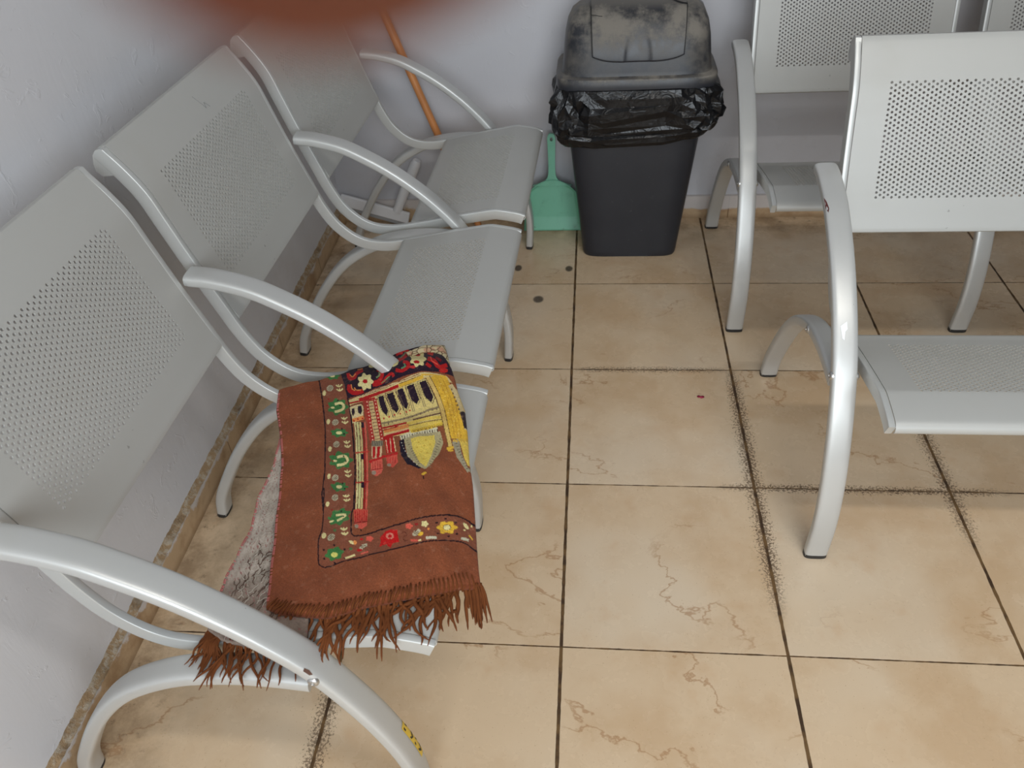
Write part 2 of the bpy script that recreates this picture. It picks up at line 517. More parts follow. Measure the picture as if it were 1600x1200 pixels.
    rr = t.math('ADD', .17, t.math('MULTIPLY', n2, .2))
    rr = t.math('ADD', rr, t.math('MULTIPLY', t.math('MAXIMUM', g, t.math('MAXIMUM', gr, wd)), .4))
    t.l(rr, t.b.inputs['Roughness'])
    h = t.math('SUBTRACT', t.math('MULTIPLY', n2, .06), t.math('MULTIPLY', g, 1.))
    t.bump(h, .5, .0012)
    t.set(**{'Specular_IOR_Level': .42})
    return t.m
M_floor = floor_mat()
def wall_mat(name, c):
    t = NT(name); P = t.pos()
    n = t.noise(1.6, 4, .5, P); s = t.noise(7, 5, .6, P)
    col = t.mix(t.step(n, .35, .7), c, tuple(k*.95 for k in c))
    x, y, z = t.xyz(P)
    low = t.math('MULTIPLY', t.math('SUBTRACT', 1., t.step(z, .05, .5)), t.step(s, .52, .72))
    col = t.mix(t.math('MULTIPLY', low, .18), col, srgb(168, 160, 150))
    t.color(col); t.set(Roughness=.33)
    mp = t.n('ShaderNodeMapping'); t.l(P, mp.inputs[0]); mp.inputs['Scale'].default_value = (1, 1, .35)
    h = t.math('ADD', t.noise(11, 6, .62, mp.outputs[0], .6), t.math('MULTIPLY', t.step(t.noise(26, 4, .6, P, .8), .60, .68), .5))
    t.bump(h, .25, .004)
    return t.m
M_wall_dim = wall_mat('gloss_paint_dimmed', (.53, .525, .55)); M_wall_lit = wall_mat('gloss_paint_lit', (.68, .682, .71))  # one paint with light put into its colour: left wall lighter, back darker
def flat(name, x0, x1, y0, y1, z0, z1, m):
    mb = MB(); mb.box(x0, x1, y0, y1, z0, z1); me = mb.mesh(name, False); return struct(link(name, me, m))
flat('floor', X0-.1, X1+.1, Y0-.1, Y1+.1, -.1, 0, M_floor)
flat('wall_left', X0-.1, X0, Y0-.1, Y1+.1, 0, H, M_wall_lit)
flat('wall_back', X0, X1, Y1, Y1+.1, 0, H, M_wall_dim)
flat('wall_right', X1, X1+.1, Y0-.1, Y1+.1, 0, H, plain('grey_wall_paint', (.24, .24, .25), .6))
flat('ceiling', X0-.1, X1+.1, Y0-.1, Y1+.1, H, H+.1, plain('pale_ceiling', (.42, .42, .42), .8))
# front wall (behind the viewpoint) with a wide window opening
WX0, WX1, WZ0, WZ1 = -.5, 1.5, .6, 2.4
mb = MB(); mb.box(X0, WX0, Y0-.1, Y0, 0, H); mb.box(WX1, X1, Y0-.1, Y0, 0, H); mb.box(WX0, WX1, Y0-.1, Y0, 0, WZ0); mb.box(WX0, WX1, Y0-.1, Y0, WZ1, H)
struct(link('wall_front', mb.mesh('wall_front', False), D.materials['grey_wall_paint']))
M_alu = plain('aluminium', (.6, .6, .6), .4, .8)
mb = MB(); mb.box(WX0, WX0+.05, Y0-.08, Y0-.03, WZ0, WZ1); mb.box(WX1-.05, WX1, Y0-.08, Y0-.03, WZ0, WZ1)
mb.box(WX0, WX1, Y0-.08, Y0-.03, WZ0, WZ0+.05); mb.box(WX0, WX1, Y0-.08, Y0-.03, WZ1-.05, WZ1)
for k in (1, 2):
    c = WX0+(WX1-WX0)*k/3; mb.box(c-.025, c+.025, Y0-.08, Y0-.03, WZ0, WZ1)
win = struct(link('window_1', mb.mesh('window_1', False), M_alu))
# skirting: beige tile strip with a rough mortar ledge and paint smears
def skirt_mat():
    t = NT('skirting_tile'); P = t.pos(); x, y, z = t.xyz(P)
    n = t.noise(12, 5, .65, P); f = t.noise(60, 5, .7, P)
    col = t.mix(t.step(n, .4, .7), srgb(190, 162, 128), srgb(158, 126, 92))
    lo = t.math('SUBTRACT', 1., t.step(z, 0., .02))
    col = t.mix(t.math('MULTIPLY', lo, .5), col, srgb(110, 84, 56))
    fx = t.math('FRACT', t.math('DIVIDE', t.math('ADD', t.math('ADD', x, y), 8.12), .4))
    j = t.math('SUBTRACT', 1., t.step(t.math('ABSOLUTE', t.math('SUBTRACT', fx, .5)), .002, .006))
    col = t.mix(j, col, srgb(120, 92, 62))
    pm = t.step(t.math('ADD', z, t.math('MULTIPLY', t.math('SUBTRACT', t.noise(14, 5, .7, P), .5), .08)), .046, .054)
    right = t.step(x, .15, .35)
    pm2 = t.step(t.math('ADD', z, t.math('MULTIPLY', t.math('SUBTRACT', n, .5), .03)), .030, .037)
    pm = t.math('MAXIMUM', pm, t.math('MULTIPLY', pm2, right))
    col = t.mix(t.math('MULTIPLY', pm, .85), col, srgb(205, 200, 198))
    t.color(col); t.set(Roughness=.35); t.bump(f, .3, .002); return t.m
def mortar_mat():
    t = NT('rough_mortar'); P = t.pos(); f = t.noise(70, 6, .75, P); n = t.noise(18, 4, .6, P)
    col = t.mix(t.step(f, .45, .6), srgb(166, 138, 104), srgb(186, 172, 152))
    col = t.mix(t.math('MULTIPLY', t.step(n, .55, .7), .7), col, srgb(110, 88, 64))
    t.color(col); t.set(Roughness=.8); t.bump(f, .9, .006); return t.m
M_sk = skirt_mat(); M_mo = mortar_mat()
def rough_strip(name, along, n, fun):
    mb = MB(); V = []; F = []
    for i in range(n+1):
        for j in range(5): V.append(fun(i/n, j/4))
    for i in range(n):
        for j in range(4): F.append((i*5+j, i*5+j+1, (i+1)*5+j+1, (i+1)*5+j))
    mb.add(V, F); return mb.mesh(name)
SKL, SKB = -.788, 1.592
mb = MB(); mb.box(X0, SKL, Y0, SKB, 0, .056); sk = struct(link('baseboard_left', sharp(mb.mesh('baseboard_left', False)), M_sk))
mb = MB(); mb.box(SKL, X1, SKB, Y1, 0, .078); struct(link('baseboard_back', sharp(mb.mesh('baseboard_back', False)), M_sk))
rg = random.Random(3)
def jag(u, j):
    return .5*math.sin(u*170+j*2)+.5*math.sin(u*411+j)+rg.uniform(-.8, .8)
me = rough_strip('trim_1', 0, 700, lambda u, j: (SKL-.0005-.0125*j, -1.6+u*3.19, .056+.0015+.016*j*j+.0018*jag(u, j)))
struct(link('trim_1', me, M_mo))

# ------------------------------------------------------------------ dustbin
BX, BY = .163, 1.452
M_bin = None
def bin_mat(name, dust):
    t = NT(name); n = t.noise(14, 6, .68); n2 = t.noise(5, 4, .6)
    col = t.mix(t.step(n2, .3, .7), srgb(32, 34, 41), srgb(40, 42, 48))
    g = t.n('ShaderNodeNewGeometry'); nx, ny, nz = t.xyz(g.outputs['Normal'])
    if dust:
        m = t.math('MULTIPLY', t.step(n, .36, .64), t.step(nz, .05, .45))
        m = t.math('MAXIMUM', m, t.math('MULTIPLY', t.step(nz, .75, .98), .55))
        sm = t.step(t.noise(40, 5, .7, dist=1.), .60, .72)
        col = t.mix(t.math('MULTIPLY', m, .75), col, srgb(140, 133, 122))
        col = t.mix(t.math('MULTIPLY', t.math('MULTIPLY', sm, t.step(nz, .1, .5)), .4), col, srgb(160, 152, 138))
        r = t.math('ADD', .32, t.math('MULTIPLY', m, .4)); t.l(r, t.b.inputs['Roughness'])
    else:
        s = t.step(t.noise(60, 3, .6, dist=2.), .70, .72)
        col = t.mix(t.math('MULTIPLY', s, .25), col, srgb(120, 120, 124))
        t.set(Roughness=.42)
    t.color(col); t.bump(t.noise(220, 2), .06, .0006); return t.m
M_bin = bin_mat('charcoal_plastic', False); M_lid = bin_mat('dusty_charcoal_plastic', True)
t = NT('black_bin_liner'); n = t.noise(9, 3, .5, dist=.8); t.color((.006, .006, .007)); t.set(Roughness=.24, **{'Specular_IOR_Level': .35})
t.bump(t.noise(26, 3, .5, dist=1.5), .35, .012); M_bag = t.m
dustbin = thing('dustbin', 'charcoal plastic dustbin with a dusty dome lid and black liner, by the back wall', 'bin', (BX, BY, 0))
def body_ring(z):
    k = z/.53
    hx = .142+(.197-.142)*k; hy = .100+(.122-.100)*k
    def f(p, a):
        # shallow moulded panels on the front: two vertical creases
        if p.y < 0:
            for c in (-.045, .055):
                d = abs(p.x/hx-c/.16); p.y += .0022*math.exp(-(d/.025)**2)
            if abs(p.x)/hx < .37: p.y += .0016
        return p
    return rrect(0, 0, hx, hy, z, 7, 128, f)
mb = MB(); rings = [rrect(0, 0, .134, .092, .002, 7, 128), rrect(0, 0, .140, .098, .0, 7, 128)]+[body_ring(z) for z in (.006, .02, .10, .2, .3, .40, .47, .53)]
loft(mb, rings, True, False); link('body', sharp(mb.mesh('body'), 60), M_bin, dustbin)
# liner: crumpled skirt hanging over the rim
rb = random.Random(11)
m = 54
ph = [rb.uniform(0, 6.28) for _ in range(12)]
def bag_ring(z, grow, amp, low=0.):
    out = []
    for k in range(m):
        a = 2*math.pi*(k+rb.uniform(-.3, .3)*min(1, amp*80))/m
        c, s = math.cos(a), math.sin(a)
        kk = z/.53; hx = .142+.055*kk+grow; hy = .100+.022*kk+grow*.62; n = 5.5
        x = hx*math.copysign(abs(c)**(2/n), c); y = hy*math.copysign(abs(s)**(2/n), s)
        w = .6*math.sin(5*a+ph[0]+z*25)+.5*math.sin(11*a+ph[1]-z*45)+rb.uniform(-1, 1)
        rr = 1+amp*w/.2
        zz = z+low*(.007*math.sin(3*a+ph[5])+.004*math.sin(9*a+ph[6]))+low*.016*c+rb.uniform(-1, 1)*.45*amp
        out.append((x*rr, min(y*rr, .146), zz))
    return out
rings = [bag_ring(.528, .006, 0), bag_ring(.522, .018, .003), bag_ring(.505, .029, .007, .2), bag_ring(.488, .034, .008, .35), bag_ring(.470, .039, .009, .5), bag_ring(.452, .043, .009, .7), bag_ring(.434, .046, .009, .9),
         bag_ring(.420, .048, .008, 1), bag_ring(.411, .040, .005, 1), bag_ring(.404, .045, .004, 1), bag_ring(.388, .036, .004, 1), bag_ring(.378, .028, .003, 1), bag_ring(.384, .021, .003, 1), bag_ring(.41, .017, .003, 1)]
mb = MB(); loft(mb, rings, False, False)
V, F = mb.V, []
for f in mb.F: F += [(f[0], f[1], f[2]), (f[0], f[2], f[3])] if (f[0]*7+f[1]) % 3 else [(f[0], f[1], f[3]), (f[1], f[2], f[3])]
link('bin_liner', mesh('bin_liner', V, F, False), M_bag, dustbin)
# lid: rim + dome
lid_prof = [(.212, .128, .520), (.2145, .1305, .521), (.2145, .1305, .546), (.211, .128, .551), (.203, .121, .5535), (.199, .118, .556),
            (.1965, .116, .566), (.194, .1125, .60), (.190, .104, .636), (.183, .090, .668), (.171, .072, .693), (.152, .050, .709), (.118, .028, .7165), (.06, .010, .719)]
mb = MB(); loft(mb, [rrect(0, 0, a, b, z, 5.5 if i < 7 else 4.6, 128) for i, (a, b, z) in enumerate(lid_prof)], False, True)
lid = link('lid', sharp(mb.mesh('lid'), 38), M_lid, dustbin)
# flap: follows the front slope of the dome, 2 mm proud, with an arched thumb recess
sl = [(p[1], p[2]) for p in lid_prof[6:]]
slc = resample(catmull([(-b, z, 0) for b, z in sl], 8), .003)
SL = len(slc)-1
def flap_pt(u, v, off):
    """u -1..1 across, v 0..1 from bottom to ridge"""
    i0 = .12; f = (i0+(1-i0)*v)*SL; i = min(SL-1, int(f)); q = slc[i].lerp(slc[i+1], f-i); d = (slc[i+1]-slc[i]).normalized()
    nrm = Vector((-d.y, d.x))
    if nrm.x > 0: nrm = -nrm
    hw = .118+.006*v
    bow = (1-abs(u)**4)
    o = off
    # thumb recess
    r = math.hypot(u/.31, (v-.0)/.50)
    o -= .0028*max(0., 1-r**6) if r < 1 else 0
    vb = .05*abs(u)**3*(1-v)
    f = (i0+(1-i0)*(v+vb*(1-v)))*SL
    return (u*hw, q.x+nrm.x*o, q.y+nrm.y*o+.016*abs(u)**4*(1-v))
NU, NV = 60, 44
V = [flap_pt(-1+2*i/NU, j/NV, .0035) for j in range(NV+1) for i in range(NU+1)]
F = [(j*(NU+1)+i, j*(NU+1)+i+1, (j+1)*(NU+1)+i+1, (j+1)*(NU+1)+i) for j in range(NV) for i in range(NU)]
me = mesh('flap', V, F); fl = link('flap', me, M_lid, lid); md = fl.modifiers.new('t', 'SOLIDIFY'); md.thickness = .004; md.offset = -1
# dark gap left where the flap is broken, near its top corner, and seam lines down both sides
M_gap = plain('dark_gap', (.004, .004, .004), .7)
def gap(name, P, w):
    V = []
    for (u, v), ww in zip(P, w): V += [Vector(flap_pt(u, v-ww, .0046)), Vector(flap_pt(u, v+ww, .0046))]
    return link(name, mesh(name, V, [(2*i, 2*i+1, 2*i+3, 2*i+2) for i in range(len(P)-1)]), M_gap, fl)
gap('flap_gap', [(.46, .99), (.55, .95), (.66, .88), (.78, .81), (.88, .765), (.985, .74)], [.012, .02, .02, .02, .018, .012])['label'] = 'black gap along the broken flap edge'
gap('flap_crack', [(-.985, .60), (-.9, .605), (-.82, .60), (-.76, .60)], [.004, .004, .004, .004])
for s in (-1, 1):
    V = []
    for j in range(13):
        v = (.05+.70*j/12); V += [Vector(flap_pt(s*.985, v, .0046)), Vector(flap_pt(s*1.0, v, .0046))]
    link('flap_seam', mesh('flap_seam', V, [(2*i, 2*i+1, 2*i+3, 2*i+2) for i in range(12)]), M_gap, fl)

# ------------------------------------------------------------------ dustpan, pole, squeegee
t = NT('mint_plastic'); n = t.noise(22, 5, .65)
col = t.mix(t.math('MULTIPLY', t.step(n, .5, .75), .5), srgb(124, 192, 162), srgb(100, 158, 130))
P = t.coord(); xx, yy, zz = t.xyz(P)
col = t.mix(t.math('MULTIPLY', t.step(t.noise(45, 4, .7), .62, .72), .5), col, srgb(96, 92, 56)); t.color(col)
t.set(Roughness=.35, **{'Transmission_Weight': .12}); M_mint = t.m
pan = thing('dustpan', 'mint green plastic dustpan standing on edge between the bench and the dustbin', 'dustpan', (-.078, 1.522, 0))
pan.rotation_euler = (R(-8), 0, 0)
def pan_sheet():
    mb = MB(); V = []; F = []
    nu, nv = 40, 36
    for j in range(nv+1):
        z = j/nv
        for i in range(nu+1):
            u = -1+2*i/nu
            top = .168-.040*abs(u)**2.2
            hw = .095-.020*z
            zz = z*top
            y = 0.
            if zz < .045: y = -.006*(1-zz/.045)     # lip bent forward
            edge = max(0, (abs(u)-.93)/.07); edge2 = max(0, (z-.94)/.06)
            y -= .016*max(edge*min(1, zz/.05), edge2)
            V.append((u*hw, y, zz+.001))
    for j in range(nv):
        for i in range(nu): F.append((j*(nu+1)+i, j*(nu+1)+i+1, (j+1)*(nu+1)+i+1, (j+1)*(nu+1)+i))
    return mesh('pan', V, F)
o = link('pan', pan_sheet(), M_mint, pan); md = o.modifiers.new('t', 'SOLIDIFY'); md.thickness = .003; md.offset = 1
# handle: flat tapered bar with flared root and a hanging hole
def handle_mesh():
    bm = bmesh.new()
    prof = [(.062, .152), (.034, .160), (.018, .172), (.0115, .19), (.0105, .23), (.0125, .29), (.0125, .302), (.009, .311), (.004, .314)]
    P = catmull([(a, b, 0) for a, b in prof], 6)
    L = [(-p.x, p.y) for p in P]+[(p.x, p.y) for p in P[::-1]]
    hole = [(.0042*math.cos(2*math.pi*k/14), .297+.0062*math.sin(2*math.pi*k/14)) for k in range(14)]
    ov = [bm.verts.new((x, -.012, z)) for x, z in L]; hv = [bm.verts.new((x, -.012, z)) for x, z in hole]
    ed = [bm.edges.new((ov[i], ov[(i+1) % len(ov)])) for i in range(len(ov))]+[bm.edges.new((hv[i], hv[(i+1) % 14])) for i in range(14)]
    bmesh.ops.triangle_fill(bm, edges=ed, use_beauty=True)
    r = bmesh.ops.extrude_face_region(bm, geom=bm.faces[:])
    for v in r['geom']:
        if isinstance(v, bmesh.types.BMVert): v.co.y += .012
    bmesh.ops.recalc_face_normals(bm, faces=bm.faces)
    me = D.meshes.new('handle'); bm.to_mesh(me); bm.free(); return me
o = link('handle', handle_mesh(), M_mint, pan); md = o.modifiers.new('b', 'BEVEL'); md.width = .002; md.segments = 2; md.limit_method = 'ANGLE'

t = NT('orange_wood'); P = t.coord(); mp = t.n('ShaderNodeMapping'); t.l(P, mp.inputs[0]); mp.inputs['Scale'].default_value = (60, 60, 3)
t.color(t.mix(t.noise(1., 4, .6, mp.outputs[0]), srgb(214, 146, 88), srgb(190, 118, 66))); t.set(Roughness=.4); M_wood = t.m
mb = MB(); tube(mb, [(-.322, 1.535, .006), (-.34, 1.538, .06), (-.52, 1.563, .60), (-.672, 1.583, 1.06), (-.676, 1.5835, 1.072)], [.010, .0115, .0115, .0115, .007], 16)
pole = link('broom_handle', sharp(mb.mesh('broom_handle'), 50), M_wood); tag(pole, 'orange wooden broom handle leaning on the back wall behind the far seat', 'broom handle')

M_white = plain('white_plastic', (.78, .78, .79), .35)
sq = thing('floor_squeegee', 'white plastic floor squeegee propped against the back wall under the far seat', 'squeegee', (-.60, 1.565, .0))
def obox(c, dx, hx, hy, hz):
    dx = Vector(dx).normalized(); dy = Vector((0, 1, 0)); dy = (dy-dx*dy.dot(dx)).normalized(); dz = dx.cross(dy)
    c = Vector(c); V = [c+dx*a*hx+dy*b*hy+dz*g*hz for a in (-1, 1) for b in (-1, 1) for g in (-1, 1)]
    return V, [(0,1,3,2),(4,6,7,5),(0,4,5,1),(2,3,7,6),(0,2,6,4),(1,5,7,3)]
hd = Vector((.19, -.012, -.055)).normalized()
mb = MB(); mb.add(*obox((-.075, .010, .058), hd, .118, .006, .0200)); o = link('blade_holder', mb.mesh('blade_holder', False), M_white, sq)
md = o.modifiers.new('b', 'BEVEL'); md.width = .003; md.segments = 2
mb = MB(); tube(mb, [(-.0, .006, .050), (.04, .006, .13), (.085, .006, .215), (.092, .0065, .228)], [.015, .017, .017, .012], 14); link('handle', sharp(mb.mesh('handle'), 50), M_white, sq)
mb = MB(); mb.add(*obox((-.080, .010, .036), hd, .112, .0025, .010)); link('rubber_blade', mb.mesh('rubber_blade', False), plain('grey_rubber', (.32, .32, .32), .6), sq)

#RUG#
# ------------------------------------------------------------------ folded rug
# --- rug geometry: a sheet over the seat, parameters s (wall side -> front) and t (far fold -> fringe), both 0..1
RUG_O = (-.763, -.27); RUG_C, RUG_S = math.cos(R(1.9)), math.sin(R(1.9))
def seat_va(x, y):
    dx, dy = x-RUG_O[0], y-RUG_O[1]
    return dx*RUG_C-dy*RUG_S, dx*RUG_S+dy*RUG_C
SZV = [.20, .338, .36, .45, .53, .575, .605, .63, .70]; SZZ = [.372, .3735, .377, .395, .409, .4075, .397, .386, .33]
def rug_h(x, y):
    v, a = seat_va(x, y)
    z = np.interp(v, SZV, SZZ)
    base = np.where(v < .575, z+.022, .4295-.075*np.clip((v-.575)/.1, 0, 3)**1.6)
    base = base+.013*np.exp(-((v-.47)/.09)**2-((a-.555)/.05)**2)
    base = base-.012*np.clip((a-.57)/.05, 0, 1)*1.
    base = base+.0016*np.sin(x*52+y*31)+.0012*np.sin(y*67-x*23+1.3)+.0009*np.sin(x*120+y*95)
    return base
def curve_u(P, n):
    P = np.array(P, float); L = np.r_[0, np.cumsum(np.hypot(*np.diff(P, axis=0).T))]; u = np.linspace(0, L[-1], n)
    return np.c_[np.interp(u, L, P[:, 0]), np.interp(u, L, P[:, 1])]
def coons(left, bot, right, top, ns, nt):
    """left/right run t=0..1, top/bot run s=0..1 -> array [nt, ns, 2]"""
    l, r = curve_u(left, nt), curve_u(right, nt); tp, bt = curve_u(top, ns), curve_u(bot, ns)
    s = np.linspace(0, 1, ns)[None, :, None]; t = np.linspace(0, 1, nt)[:, None, None]
    A = (1-s)*l[:, None]+s*r[:, None]; B = (1-t)*tp[None]+t*bt[None]
    Cc = (1-s)*(1-t)*tp[0]+s*(1-t)*tp[-1]+(1-s)*t*bt[0]+s*t*bt[-1]
    return A+B-Cc

RL = [(-.5071, .2493), (-.4939, .1961), (-.4667, .1314), (-.4417, .0576), (-.4222, -.0241), (-.4045, -.0981), (-.3906, -.1566), (-.3809, -.2032)]
RB = [(-.3809, -.2032), (-.356, -.2144), (-.3336, -.2197), (-.2899, -.2242), (-.2586, -.214), (-.2276, -.2092), (-.1917, -.1984), (-.1577, -.181), (-.1242, -.1572), (-.1041, -.1414)]
RR = [(-.2451, .3541), (-.2174, .31), (-.1966, .268), (-.186, .2385), (-.1782, .2116), (-.161, .1691), (-.1503, .1154), (-.1403, .056), (-.132, .0208), (-.1234, -.0308), (-.1157, -.0807), (-.1084, -.1224), (-.1041, -.1414)]
RT = [(-.5071, .2493), (-.478, .2638), (-.4424, .2796), (-.4003, .296), (-.3687, .3111), (-.3437, .3245), (-.3195, .3384), (-.2935, .3514), (-.2652, .3585), (-.2451, .3541)]
